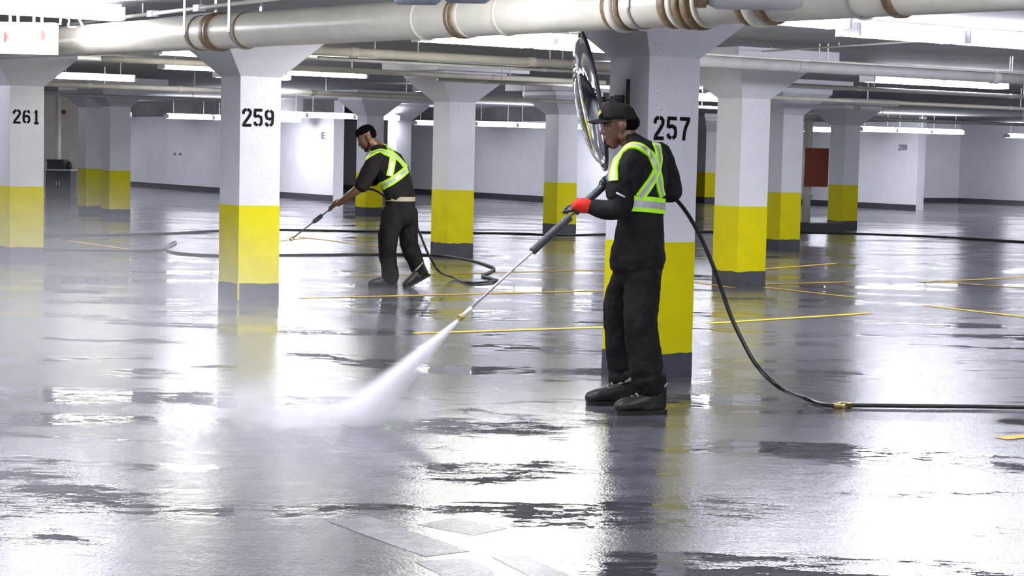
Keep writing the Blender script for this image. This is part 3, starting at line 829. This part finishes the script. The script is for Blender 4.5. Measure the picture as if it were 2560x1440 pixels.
def boot(name, parent, heel, fwd, ln=.30, pitch=0., side=1):
    """work boot: heel point on the ground, fwd direction; pitch lifts the heel about the toe"""
    f = Vector(fwd).normalized(); l = Vector((0, 0, 1)).cross(f)
    R0 = Matrix((f, l, Vector((0, 0, 1)))).transposed()
    Rp = Matrix.Rotation(pitch, 3, 'Y')           # positive lifts the heel
    heel = Vector(heel)
    piv = Vector((ln * .80, 0, 0))
    def W(x, y, z):
        v = Rp @ (Vector((x, y, z)) - piv) + piv if pitch else Vector((x, y, z))
        return heel + R0 @ v
    prof = [(0, .030), (.02, .037), (.08, .038), (.14, .036), (.20, .045), (.25, .047), (.285, .038), (.30, .018)]
    k = ln / .30
    pts = [(x * k * .97 + .003, y * .90) for x, y in prof] + [(x * k * .97 + .003, -y * .90) for x, y in prof[::-1]]
    up = newbm()
    def rg(x, z, a, b): return (W(x * k, 0, z), R0 @ Rp @ Vector((0, a, 0)), R0 @ Rp @ Vector((b * k, 0, 0)))
    loft(up, [rg(.062, .19, .050, .062), rg(.062, .15, .050, .064), rg(.068, .10, .050, .070), rg(.078, .060, .048, .080), rg(.09, .045, .048, .090)], 16)
    def rx(x, z, a, h): return (W(x * k, 0, z), R0 @ Vector((0, a, 0)), R0 @ Rp @ Vector((0, 0, h)))
    loft(up, [rx(.04, .060, .042, .045), rx(.10, .080, .046, .060), rx(.15, .072, .048, .052), rx(.20, .060, .053, .046), rx(.24, .056, .055, .042), rx(.268, .050, .050, .036)], 16)
    o = fuse(name, up, M['boot'], parent, .006, 4, .004, .06)
    bm = newbm()
    lo = [bm.verts.new(W(x, y, 0)) for x, y in pts]; hi = [bm.verts.new(W(x, y * 1.05, .026)) for x, y in pts]
    bm.faces.new(lo[::-1]); bm.faces.new(hi)
    n = len(pts)
    for i in range(n): bm.faces.new((lo[i], lo[(i + 1) % n], hi[(i + 1) % n], hi[i]))
    mk('sole', bm, M['sole'], o)
    bm = newbm()
    cc = [W((.066 + .058 * math.cos(a)) * k, .046 * math.sin(a), .150 - .024 * math.cos(a)) for a in [2 * math.pi * j / 20 for j in range(21)]]
    tube(bm, cc, .012, 8, caps=False); mk('padded_collar', bm, M['tan'], o, True)
    for j in range(4):
        x = .125 + .026 * j; z = .140 - .013 * j
        bm = newbm(); tube(bm, spline([W(x * k, -.028, z - .010), W(x * k, 0, z + .004), W(x * k, .028, z - .010)], 4), .0035, 6); mk('lace', bm, M['tan'], o, True)
    return o
def ribbon(name, pts, nrm, wd, parent, thick=.004, bands=(.28, .44, .28)):
    """webbing strip with a silver middle along 3-D points with surface normals"""
    bm = newbm()
    n = len(pts)
    rows = []
    fr = [0, bands[0], bands[0] + bands[1], 1]
    for i in range(n):
        t = (pts[min(i + 1, n - 1)] - pts[max(i - 1, 0)]).normalized()
        s = t.cross(nrm[i]).normalized()
        top = [bm.verts.new(pts[i] + s * wd * (q - .5) + nrm[i] * thick) for q in fr]
        bot = [bm.verts.new(pts[i] + s * wd * (q - .5) - nrm[i] * thick * 2) for q in (1, 0)]
        rows.append(top + bot)
    for a, b in zip(rows, rows[1:]):
        for k, mi in ((0, 0), (1, 1), (2, 0), (3, 0), (4, 0), (5, 0)):
            bm.faces.new((a[k], a[(k + 1) % 6], b[(k + 1) % 6], b[k])).material_index = mi
    bm.faces.new(rows[0][::-1]); bm.faces.new(rows[-1])
    return mk(name, bm, [M['lime'], M['silver']], parent, False)
def surface(o):
    me = o.data; off = wloc(o)
    return BVHTree.FromPolygons([v.co + off for v in me.vertices], [tuple(p.vertices) for p in me.polygons])
def smoothed(v, it=2):
    for _ in range(it): v = [v[0]] + [(v[i - 1] + v[i] * 2 + v[i + 1]) / 4 for i in range(1, len(v) - 1)] + [v[-1]]
    return v
def draped(name, guide, bvh, wd, parent, n=8, seen=True, lift=.004, closed=False):
    """lay a strap over a garment: guide = points near the surface, snapped to it"""
    g = spline(guide, n)
    P_, N_ = [], []
    for q in g:
        hit = None
        if seen:
            d = (q - EYEP).normalized()
            hit = bvh.ray_cast(EYEP, d)
            if hit[0] is None or (hit[0] - q).length > .45: hit = None
        if hit is None: hit = bvh.find_nearest(q)
        P_.append(hit[0]); N_.append(hit[1])
    P_ = smoothed(P_, 3); N_ = [v.normalized() for v in smoothed(N_, 4)]
    return ribbon(name, [p + v * lift for p, v in zip(P_, N_)], N_, wd, parent)

# ---- the standing man with the lance
D1 = 10.72
def P1(px, py, d=0.): return aty(px, py, D1 + d)
man = thing('person', atz(1590, 1012), 'man standing in black cap, dark work clothes and lime harness, holding the spraying lance', 'person')
f1 = Vector((-.80, .60, 0)).normalized(); l1 = Vector((-.60, -.80, 0)).normalized()   # chest looks left and away; his left side is nearer
def ring1(px, py, d, a, b): return (P1(px, py, d), l1 * a, f1 * b)
Rh = frame((-1, -.06, 0), .16)
hc1 = P1(1549, 312, .02)
body = newbm()
head_shape(body, hc1, Rh, 1.0)
limb(body, [(P1(1560, 325, .02), .058), (P1(1576, 352, .02), .060), (P1(1598, 378, .01), .060)], (0, 1, 0), 1.0)
loft(body, [ring1(1608, 408, 0, .13, .070), ring1(1607, 440, 0, .145, .095), ring1(1603, 520, 0, .14, .095), ring1(1598, 600, 0, .14, .095), ring1(1597, 660, 0, .135, .09)], 20)
SL = [(P1(1585, 396, -.14), .055), (P1(1562, 448, -.18), .050), (P1(1552, 512, -.20), .043)]
FL = [(P1(1552, 512, -.20), .043), (P1(1515, 522, -.19), .040), (P1(1470, 517, -.17), .028)]
SR = [(P1(1648, 392, .15), .055), (P1(1668, 440, .20), .050), (P1(1676, 482, .20), .043)]
FR = [(P1(1676, 482, .20), .043), (P1(1610, 470, .16), .038), (P1(1545, 456, .04), .028)]
limb(body, SL); limb(body, FL); limb(body, SR); limb(body, FR)
for s, (hx, hd, kx, kd, ax_, ad) in ((0, (1612, -.09, 1603, -.17, 1620, -.20)), (1, (1578, .09, 1550, .14, 1552, .16))):
    limb(body, [(P1(hx, 690, hd * .8), .070), (P1(kx, 800, kd), .056), (P1(ax_ - 2, 880, (kd + ad) / 2), .052), (P1(ax_, 975, ad), .036)])
hand_shape(body, P1(1468, 515, -.17), P1(1443, 516, -.16), Vector((-.72, 0, -.62)), Vector((-.25, .95, -.25)), -1, 1.0)
hand_shape(body, P1(1545, 455, .04), P1(1526, 449, .02), Vector((-.5, 0, -.5)), Vector((-.2, -.9, -.5)), -1, 1.0)
fuse('body', body, M['skin'], man, .0065, 3)
eyes(man, hc1, Rh)
bm = newbm()
for x, z, rx, ry, rz in ((.082, -.106, .014, .020, .010), (.074, -.112, .016, .022, .008)): ball(bm, hc1 + Rh @ Vector((x - .001, 0, z)), rx, ry, rz, 12, Rh)
fuse('goatee', bm, M['beard'], man, .003, 2)
bm = newbm(); ball(bm, hc1 + Rh @ Vector((-.030, 0, .004)), .088, .0775, .062, 20, Rh)
fuse('hair', bm, M['hair'], man, .006, 2)
# cap
cap = thing('cap', hc1); cap.parent = man; cap.location = hc1 - man.location
for k_ in list(cap.keys()): del cap[k_]
def CW(x, y, z): return hc1 + Rh @ Vector((x, y, z))
bm = newbm(); R = []
for k in range(9):
    a = k / 8 * math.pi / 2
    R.append([bm.verts.new(CW(.002 + .112 * math.cos(j / 32 * 2 * math.pi) * max(math.cos(a), .02) ** .7, .092 * math.sin(j / 32 * 2 * math.pi) * max(math.cos(a), .02) ** .7, .032 + .016 * math.cos(j / 32 * 2 * math.pi) + .102 * math.sin(a))) for j in range(32)])
for p, q in zip(R, R[1:]):
    for j in range(32): bm.faces.new((p[j], p[(j + 1) % 32], q[(j + 1) % 32], q[j]))
bm.faces.new(R[-1]); bm.faces.new(R[0][::-1])
mk('crown', bm, M['cloth'], cap, True)
bm = newbm(); rows = []
for i in range(7):
    a = (i / 6)
    x = .082 + .096 * a
    rows.append([bm.verts.new(CW(x - (y * y) * (5.0 + 4 * a), y, .056 - .012 * a - y * y * (4.6 - a))) for y in [(-.080 + .160 * j / 12) * (1 - .12 * a) for j in range(13)]])
rows2 = [[bm.verts.new(v.co - Rh @ Vector((0, 0, .005))) for v in r] for r in rows]
for p, q, flip in [(rows[i], rows[i + 1], 0) for i in range(6)] + [(rows2[i], rows2[i + 1], 1) for i in range(6)]:
    for j in range(12): bm.faces.new((p[j], p[j + 1], q[j + 1], q[j]))
for j in range(12): bm.faces.new((rows[-1][j], rows[-1][j + 1], rows2[-1][j + 1], rows2[-1][j]))
for i in range(6):
    bm.faces.new((rows[i][0], rows[i + 1][0], rows2[i + 1][0], rows2[i][0])); bm.faces.new((rows[i][12], rows[i + 1][12], rows2[i + 1][12], rows2[i][12]))
mk('brim', bm, M['cloth'], cap, True)
bm = newbm(); ball(bm, CW(-.006, 0, .146), .008, seg=8); mk('top_button', bm, M['cloth'], cap, True)
bm = newbm()
for i, (y0, z0, y1, z1) in enumerate(((.010, .075, .030, .095), (.016, .068, .036, .084), (.026, .075, .018, .095))):
    def Q(y, z): return CW(.119 - y * y * 7 - (z - .06) * .35, y + .022, z)
    tube(bm, [Q(y0, z0), Q((y0 + y1) / 2, (z0 + z1) / 2), Q(y1, z1)], .0035, 6)
mk('cap_emblem', bm, M['logo'], cap)
# jacket: torso and both sleeves
jk = newbm()
loft(jk, [ring1(1590, 349, .01, .074, .070), ring1(1599, 356, .01, .092, .074), ring1(1607, 366, .01, .150, .086), ring1(1609, 386, 0, .175, .100), ring1(1606, 430, 0, .178, .122), ring1(1604, 490, 0, .165, .118), ring1(1601, 545, 0, .160, .115), ring1(1598, 600, 0, .170, .128), ring1(1595, 635, 0, .182, .146), ring1(1594, 648, 0, .188, .150)], 28)
limb(jk, [(P1(1588, 392, -.13), .080), (P1(1567, 425, -.165), .082), (P1(1556, 455, -.18), .080), (P1(1546, 478, -.19), .074)], (0, 1, 0))
limb(jk, [(P1(1646, 388, .14), .078), (P1(1662, 425, .17), .074), (P1(1673, 455, .20), .072), (P1(1677, 478, .20), .066)], (0, 1, 0))
limb(jk, [(P1(1677, 478, .20), .064), (P1(1640, 478, .19), .060), (P1(1590, 465, .12), .052), (P1(1552, 458, .05), .042)], (0, 1, 0))
JACKET = fuse('jacket', jk, M['cloth'], man, .0075, 4, .018, .075)
sl = newbm()
limb(sl, [(P1(1553, 470, -.19), .068), (P1(1555, 505, -.20), .070), (P1(1545, 520, -.20), .066), (P1(1515, 525, -.19), .056), (P1(1488, 519, -.18), .046), (P1(1471, 516, -.17), .036)], (0, 1, 0))
fuse('under_sleeve', sl, M['cloth'], man, .007, 4, .008, .09)
bm = newbm(); tube(bm, [P1(1541, 482, -.27), P1(1552, 488, -.275), P1(1563, 493, -.275)], .006, 6); mk('sleeve_hem_gleam', bm, M['silver'], man, True)  # silver strip painting the white gleam on the sleeve hem
# trousers
tr = newbm()
loft(tr, [ring1(1596, 640, 0, .165, .122), ring1(1596, 680, 0, .168, .124)], 24)
limb(tr, [(P1(1606, 690, -.055), .108), (P1(1605, 740, -.13), .104), (P1(1601, 800, -.17), .098), (P1(1609, 870, -.19), .094), (P1(1616, 925, -.20), .100), (P1(1619, 935, -.20), .088), (P1(1621, 947, -.20), .104), (P1(1624, 955, -.20), .096)], (0, 1, 0))
limb(tr, [(P1(1576, 690, .07), .104), (P1(1556, 740, .12), .100), (P1(1548, 800, .15), .092), (P1(1552, 870, .17), .086), (P1(1555, 915, .18), .088), (P1(1556, 930, .18), .078), (P1(1557, 945, .18), .088)], (0, 1, 0))
fuse('trousers', tr, M['cloth2'], man, .0075, 4, .022, .09)
# boots
hN = atz(1664, 1034); boot('boot', man, hN, Vector((-.94, -.34, 0)), .31)
hF = atz(1592, 1012); boot('boot', man, hF, Vector((-.97, -.22, 0)), .31)
# gloves: closed over the hands
gl = newbm(); hand_shape(gl, P1(1462, 514, -.17), P1(1441, 516, -.16), Vector((-.72, 0, -.62)), Vector((-.25, .95, -.25)), -1, 1.18)
G1 = fuse('glove', gl, M['blackglove'], man, .0045, 2)
rb = newbm(); cc = P1(1446, 513, -.18); w0 = P1(1472, 516, -.17)
loft(rb, [(w0, Vector((0, .042, 0)), Vector((0, 0, .040))), (w0.lerp(cc, .5), Vector((0, .046, 0)), Vector((.012, 0, .042))), (cc + Vector((0, 0, .004)), Vector((0, .044, 0)), Vector((.016, 0, .034)))], 16)
fuse('red_knit_back', rb, M['redglove'], G1, .005, 3)
gl = newbm(); hand_shape(gl, P1(1546, 456, .04), P1(1527, 450, .02), Vector((-.5, 0, -.5)), Vector((-.2, -.9, -.5)), -1, 1.25)
G2 = fuse('glove', gl, M['blackglove'], man, .0045, 2)
bm = newbm(); ball(bm, P1(1527, 447, -.055), .026, .012, .034, 12); mk('glove_highlight', bm, M['bluehighlight'], G2, True)  # bluish highlight of the dark glove, painted as a raised patch
# harness
JB = surface(JACKET)
hv = thing('safety_harness', P1(1600, 450)); hv.parent = man; hv.location = P1(1600, 450) - man.location
for k_ in list(hv.keys()): del hv[k_]
cw = P1(1601, 512, 0)
belt = [cw + l1 * .30 * math.cos(a) + f1 * .25 * math.sin(a) + Vector((0, 0, .012 * math.cos(a))) for a in [2 * math.pi * k / 40 for k in range(41)]]
bp_, bn_ = [], []
for q in belt:
    h = JB.ray_cast(q, (Vector((cw.x, cw.y, q.z)) - q).normalized())
    if h[0] is None: h = JB.find_nearest(q)
    # keep the belt on the torso, under the arms
    v = h[0] - cw; v.z = 0
    if v.length > .185: v = v.normalized() * .175
    bp_.append(Vector((cw.x + v.x, cw.y + v.y, q.z))); bn_.append(v.normalized())
bp_ = smoothed(bp_, 2)
ribbon('waist_belt', [p + v * .006 for p, v in zip(bp_, bn_)], bn_, .088, hv)
G = P1
draped('harness_strap', [G(1534, 452, -.22), G(1536, 420, -.24), G(1548, 390, -.22), G(1572, 366, -.2), G(1597, 366, -.16), G(1620, 382, -.14), G(1634, 402, -.12), G(1643, 430, -.1), G(1650, 470, -.05), G(1655, 492, -.03)], JB, .058, hv)
draped('harness_strap', [G(1636, 352, .05), G(1643, 372, -.0), G(1647, 395, -.05), G(1641, 425, -.1), G(1628, 452, -.13), G(1610, 478, -.14), G(1599, 494, -.14)], JB, .058, hv)

# ---- his lance and the hose
gun = P1(1523, 452, -.02); noz = aty(1146, 799, 10.22)
ld = (noz - gun).normalized(); LL = (noz - gun).length
lance = thing('pressure_lance', gun, 'long pressure washer lance with a ribbed grey sleeve held by the man in the cap', 'pressure washer lance')
bm = newbm(); tube(bm, [gun - ld * .02, gun + ld * (LL - .02)], .0075, 10); mk('lance_tube', bm, M['steel'], lance, True)
def on_l(px):
    lo, hi = 0., LL
    for _ in range(40):
        m_ = (lo + hi) / 2
        if proj(gun + ld * m_)[0] > px: lo = m_
        else: hi = m_
    return lo
for a, b in ((on_l(1510), on_l(1437)), (on_l(1425), on_l(1330))):
    bm = newbm(); pts, rs = [], []
    n = int((b - a) / .013)
    for i in range(n):
        s = a + (b - a) * i / n
        for q, rr in ((0, .016), (.35, .024), (.6, .024), (.95, .016)): pts.append(gun + ld * (s + (b - a) / n * q)); rs.append(rr)
    tube(bm, pts, rs, 14); mk('ribbed_sleeve', bm, M['sleeve'], lance, True)
bm = newbm(); tube(bm, [gun + ld * (LL - .10), gun + ld * (LL - .035)], .011, 10); mk('lance_tip', bm, M['housing'], lance, True)
bm = newbm(); tube(bm, [noz - ld * .035, noz - ld * .03, noz - ld * .012, noz - ld * .012, noz + ld * .004], [.012, .019, .019, .013, .010], 12); mk('nozzle', bm, M['brass'], lance, True)
bm = newbm(); tube(bm, [gun - ld * .02, gun - ld * .10, gun - ld * .20 + Vector((0, .05, .01))], [.018, .022, .018], 10); mk('trigger_gun', bm, M['darksteel'], lance, True)
hz = [gun - ld * .2 + Vector((0, .05, .01)), P1(1612, 452, .30), P1(1660, 480, .36), P1(1690, 499, .30), P1(1722, 540, .22), P1(1755, 600, .14), P1(1783, 665, .08), P1(1803, 720, .02), P1(1825, 785, -.05), P1(1855, 850, -.1), P1(1893, 915, -.15), P1(1950, 970, -.2)]
hz += [atz(2010, 1008) + Vector((0, 0, .03)), atz(2070, 1020) + Vector((0, 0, .016)), atz(2140, 1020) + Vector((0, 0, .016)), atz(2300, 1022) + Vector((0, 0, .016)), atz(2450, 1023) + Vector((0, 0, .016)), atz(2700, 1026) + Vector((0, 0, .016)), atz(3100, 1024) + Vector((0, 0, .016)), atz(3700, 1034) + Vector((0, 0, .016))]
hose(hz, .0125, 'black hose trailing from the man in the cap over the floor to the right edge', fit=(.715,))

# ---- the bending man
D2 = 19.6
def P2(px, py, d=0.): return aty(px, py, D2 + d)
man2 = thing('person', atz(985, 718), 'man bending forward in black T-shirt and lime harness, pointing a short lance at the floor', 'person')
f2 = Vector((-.82, .57, 0)).normalized(); l2 = Vector((-.57, -.82, 0)).normalized()
def ring2(px, py, d, a, b, tilt=.55):
    fu = (f2 * math.cos(tilt) - Vector((0, 0, 1)) * math.sin(tilt)).normalized()
    return (P2(px, py, d), l2 * a, fu * b)
Rh2 = frame((-1, -.10, 0), .55)
hc2 = P2(917, 344, -.02)
body = newbm()
head_shape(body, hc2, Rh2, 1.02)
limb(body, [(P2(926, 352, -.01), .062), (P2(940, 366, 0), .064), (P2(960, 385, 0), .080)], (0, 1, 0))
loft(body, [ring2(970, 408, 0, .14, .075), ring2(978, 425, 0, .165, .11), ring2(992, 465, 0, .15, .11, .3), ring2(1000, 500, 0, .145, .115, .1), ring2(1002, 525, 0, .13, .10, 0)], 20)
A1 = [(P2(936, 402, -.18), .062), (P2(917, 440, -.24), .055), (P2(896, 470, -.25), .048), (P2(870, 492, -.22), .042), (P2(846, 509, -.18), .031)]
A2 = [(P2(965, 392, .16), .060), (P2(935, 440, .18), .052), (P2(905, 468, .16), .044), (P2(870, 492, .02), .038), (P2(852, 505, -.08), .030)]
limb(body, A1); limb(body, A2)
for L_ in ([(P2(990, 535, -.06), .08), (P2(972, 600, -.15), .065), (P2(974, 650, -.12), .055), (P2(977, 700, -.08), .04)], [(P2(1012, 535, .06), .08), (P2(1022, 600, .12), .062), (P2(1037, 645, .14), .052), (P2(1052, 690, .15), .038)]):
    limb(body, L_)
hand_shape(body, P2(847, 508, -.18), P2(834, 517, -.16), Vector((-.55, 0, -.80)), Vector((-.45, .85, -.2)), -1, 1.05)
hand_shape(body, P2(852, 505, -.08), P2(838, 512, -.09), Vector((-.55, 0, -.80)), Vector((-.45, -.85, -.2)), -1, 1.05)
fuse('body', body, M['skin'], man2, .0075, 3)
eyes(man2, hc2, Rh2, 1.02)
bm = newbm()
for x, y, z, rx, ry, rz in ((-.014, 0, .052, .100, .074, .078), (-.05, 0, .02, .066, .070, .07), (.03, 0, .075, .06, .06, .050)): ball(bm, hc2 + Rh2 @ Vector((x, y, z)), rx * 1.02, ry * 1.02, rz * 1.02, 18, Rh2)
fuse('hair', bm, M['hair'], man2, .008, 1, .012, .03)
bm = newbm()
for s in (-1, 1):
    limb(bm, [(hc2 + Rh2 @ Vector((.006, s * .0615, -.040)), .008), (hc2 + Rh2 @ Vector((.022, s * .054, -.078)), .011), (hc2 + Rh2 @ Vector((.060, s * .030, -.108)), .015), (hc2 + Rh2 @ Vector((.077, 0, -.110)), .017)])
fuse('beard', bm, M['beard'], man2, .004, 2)
sh = newbm()
loft(sh, [ring2(945, 372, 0, .080, .070, .8), ring2(956, 384, 0, .14, .09, .7), ring2(968, 396, 0, .205, .115, .6), ring2(982, 425, 0, .205, .135, .5), ring2(990, 455, 0, .190, .145, .35), ring2(998, 485, 0, .180, .150, .2), ring2(1000, 496, 0, .176, .150, .1)], 26)
limb(sh, [(P2(940, 398, -.17), .088), (P2(926, 425, -.22), .090), (P2(912, 450, -.245), .086), (P2(905, 462, -.25), .080)], (0, 1, 0))
limb(sh, [(P2(968, 390, .17), .088), (P2(950, 420, .19), .086), (P2(932, 448, .19), .078)], (0, 1, 0))
SHIRT = fuse('shirt', sh, M['cloth'], man2, .009, 4, .018, .09)
bm = newbm(); pts = []
cw2 = P2(1001, 497, 0)
pts = [cw2 + l2 * .168 * math.cos(a) + f2 * .142 * math.sin(a) for a in [2 * math.pi * k / 40 for k in range(41)]]
bl_ = ribbon('belt', pts, [(p - cw2).normalized() for p in pts], .045, man2)
bl_.data.materials.clear(); bl_.data.materials.append(M['tan'])
tr = newbm()
loft(tr, [ring2(1001, 508, 0, .172, .146, 0), ring2(1001, 535, 0, .178, .152, 0)], 24)
limb(tr, [(P2(984, 535, -.06), .125), (P2(973, 580, -.12), .110), (P2(969, 620, -.14), .098), (P2(972, 660, -.11), .088), (P2(976, 692, -.09), .088)], (0, 1, 0))
limb(tr, [(P2(1016, 535, .08), .120), (P2(1020, 580, .11), .105), (P2(1026, 620, .13), .094), (P2(1040, 655, .14), .084), (P2(1050, 680, .15), .080)], (0, 1, 0))
fuse('trousers', tr, M['cloth2'], man2, .009, 4, .026, .10)
boot('boot', man2, atz(994, 719), Vector((-.98, -.2, 0)), .31)
rb_ = boot('boot', man2, atz(1082, 717), Vector((-.95, -.30, 0)), .31, .50)
SB = surface(SHIRT)
hv = thing('safety_harness', P2(990, 420)); hv.parent = man2; hv.location = P2(990, 420) - man2.location
for k_ in list(hv.keys()): del hv[k_]
G = P2
draped('harness_strap', [G(917, 396, -.2), G(930, 384, -.2), G(948, 378, -.2), G(968, 383, -.2), G(990, 392, -.15), G(1006, 408, -.1), G(1016, 420, -.05)], SB, .075, hv)
draped('harness_strap', [G(964, 354, .1), G(972, 368, .05), G(979, 385, -.0), G(981, 400, -.1), G(978, 420, -.15), G(974, 440, -.18)], SB, .070, hv)
draped('harness_strap', [G(1018, 422, -.02), G(1000, 438, -.1), G(980, 452, -.16), G(962, 462, -.18), G(950, 468, -.18), G(942, 470, -.16)], SB, .080, hv)
g2 = P2(838, 513, -.13); n2 = aty(727, 599, 18.9)
l2d = (n2 - g2).normalized(); L2 = (n2 - g2).length
lance2 = thing('pressure_lance', g2, 'short dark pressure lance with a black grip pointed down by the bending man', 'pressure washer lance')
bm = newbm(); tube(bm, [g2 - l2d * .06, g2 + l2d * L2], .007, 10); mk('lance_tube', bm, M['darksteel'], lance2, True)
bm = newbm(); tube(bm, [g2 + l2d * L2 * .30, g2 + l2d * L2 * .33, g2 + l2d * L2 * .47, g2 + l2d * L2 * .5], [.014, .024, .024, .014], 12); mk('grip', bm, M['darksteel'], lance2, True)
bm = newbm(); tube(bm, [n2 - l2d * .05, n2 - l2d * .04, n2, n2 + l2d * .01], [.012, .020, .020, .012], 12); mk('nozzle', bm, M['brass'], lance2, True)
bm = newbm(); tube(bm, [g2 - l2d * .06, g2 - l2d * .16, g2 - l2d * .22 + Vector((0, 0, -.02))], [.016, .022, .016], 10); mk('trigger_gun', bm, M['darksteel'], lance2, True)
h2 = [g2 - l2d * .22 + Vector((0, 0, -.02)), P2(885, 480, -.05), P2(915, 473, .0), P2(942, 478, .12), P2(985, 510, .36), P2(1030, 555, .38), P2(1047, 578, .30), P2(1060, 610, .2), P2(1076, 645, .1), P2(1100, 680, .05)]
h2 += [atz(1130, 699) + Vector((0, 0, .03)), atz(1165, 709) + Vector((0, 0, .014)), atz(1210, 709) + Vector((0, 0, .014)), atz(1243, 703) + Vector((0, 0, .014))]
hose(h2, .0125, 'black hose hanging from under the arm of the bending man to the floor loop')

# ------------------------------------------------------------------ water: the jet and the mist it throws up
def volume_mat(name, build, aniso=.2, rate=.3, col=(.99, .99, 1)):
    m = bpy.data.materials.new(name); m.use_nodes = True
    N, L = m.node_tree.nodes, m.node_tree.links
    N.remove(N['Principled BSDF'])
    v = N.new('ShaderNodeVolumePrincipled')
    v.inputs['Color'].default_value = (*col, 1); v.inputs['Anisotropy'].default_value = aniso
    tc = N.new('ShaderNodeTexCoord')
    L.new(build(N, L, tc.outputs['Object']), v.inputs['Density'])
    L.new(v.outputs[0], N['Material Output'].inputs['Volume'])
    m.cycles.volume_step_rate = rate
    return m
def mth(N, L, op, a, b=None):
    n = N.new('ShaderNodeMath'); n.operation = op
    for i, q in enumerate((a, b)):
        if q is None: continue
        if isinstance(q, (int, float)): n.inputs[i].default_value = q
        else: L.new(q, n.inputs[i])
    return n.outputs[0]
hit = atz(872, 1066); jv = hit - noz; jl = jv.length; jx = jv.normalized()
R0_, RK = .010, .165
def jet_density(N, L, co):
    sp_ = N.new('ShaderNodeSeparateXYZ'); L.new(co, sp_.inputs[0])
    r_ = mth(N, L, 'SQRT', mth(N, L, 'ADD', mth(N, L, 'MULTIPLY', sp_.outputs[1], sp_.outputs[1]), mth(N, L, 'MULTIPLY', sp_.outputs[2], sp_.outputs[2])))
    R_ = mth(N, L, 'ADD', mth(N, L, 'MULTIPLY', sp_.outputs[0], RK), R0_)
    q = mth(N, L, 'DIVIDE', r_, R_)
    f = mth(N, L, 'MAXIMUM', mth(N, L, 'SUBTRACT', 1., q), 0.)
    return mth(N, L, 'DIVIDE', mth(N, L, 'MULTIPLY', mth(N, L, 'MULTIPLY', f, f), 8.5), R_)
bm = newbm(); tube(bm, [Vector((0, 0, 0)), Vector((jl * .5, 0, 0)), Vector((jl, 0, 0))], [R0_, R0_ + RK * jl * .5, R0_ + RK * jl], 24)
jet = mk('water_jet', bm, volume_mat('water_spray', jet_density, .1, .3))
jy = Vector((0, 0, 1)).cross(jx).normalized(); jz = jx.cross(jy)
jet.matrix_world = Matrix(((jx.x, jy.x, jz.x, noz.x), (jx.y, jy.y, jz.y, noz.y), (jx.z, jy.z, jz.z, noz.z), (0, 0, 0, 1)))
tag(jet, 'white cone of water spraying from the long lance onto the floor', 'water jet', kind='stuff')
def cloud(name, c, rad, dens, label, nscale, power=1.0):
    def dn(N, L, co):
        mp = N.new('ShaderNodeMapping'); mp.inputs['Scale'].default_value = (1 / rad[0], 1 / rad[1], 1 / rad[2]); L.new(co, mp.inputs[0])
        ln = N.new('ShaderNodeVectorMath'); ln.operation = 'LENGTH'; L.new(mp.outputs[0], ln.inputs[0])
        f = mth(N, L, 'MAXIMUM', mth(N, L, 'SUBTRACT', 1., ln.outputs[1]), 0.)
        f = mth(N, L, 'POWER', f, power)
        n = N.new('ShaderNodeTexNoise'); n.inputs['Scale'].default_value = nscale; n.inputs['Detail'].default_value = 3; L.new(co, n.inputs['Vector'])
        g = mth(N, L, 'MAXIMUM', mth(N, L, 'MULTIPLY', mth(N, L, 'SUBTRACT', n.outputs['Fac'], .30), 2.6), 0.)
        return mth(N, L, 'MULTIPLY', mth(N, L, 'MULTIPLY', f, g), dens)
    bm = newbm(); bmesh.ops.create_uvsphere(bm, u_segments=24, v_segments=14, radius=1, matrix=Matrix.Diagonal((rad[0], rad[1], rad[2], 1)))
    for v in bm.verts: v.co.z = max(v.co.z, .004 - c.z)
    o = mk(name, bm, volume_mat(name + '_vapour', dn, .2, 1.5)); o.location = c
    return tag(o, label, 'mist', kind='stuff')
cloud('spray_mist', hit + Vector((-.22, .02, .05)), (.85, .6, .26), 6.5, 'dense white mist bursting where the water jet hits the floor', 5., 1.4)
cloud('drifting_mist', hit + Vector((-2.0, .9, .25)), (2.6, 2.6, 1.05), .40, 'thin pale mist drifting over the floor left of the water jet', 1.1)
cloud('far_mist', atz(2540, 600) + Vector((.6, .8, .25)), (2.2, 2.2, .7), .30, 'faint mist over the far floor at the right edge', 1.2)
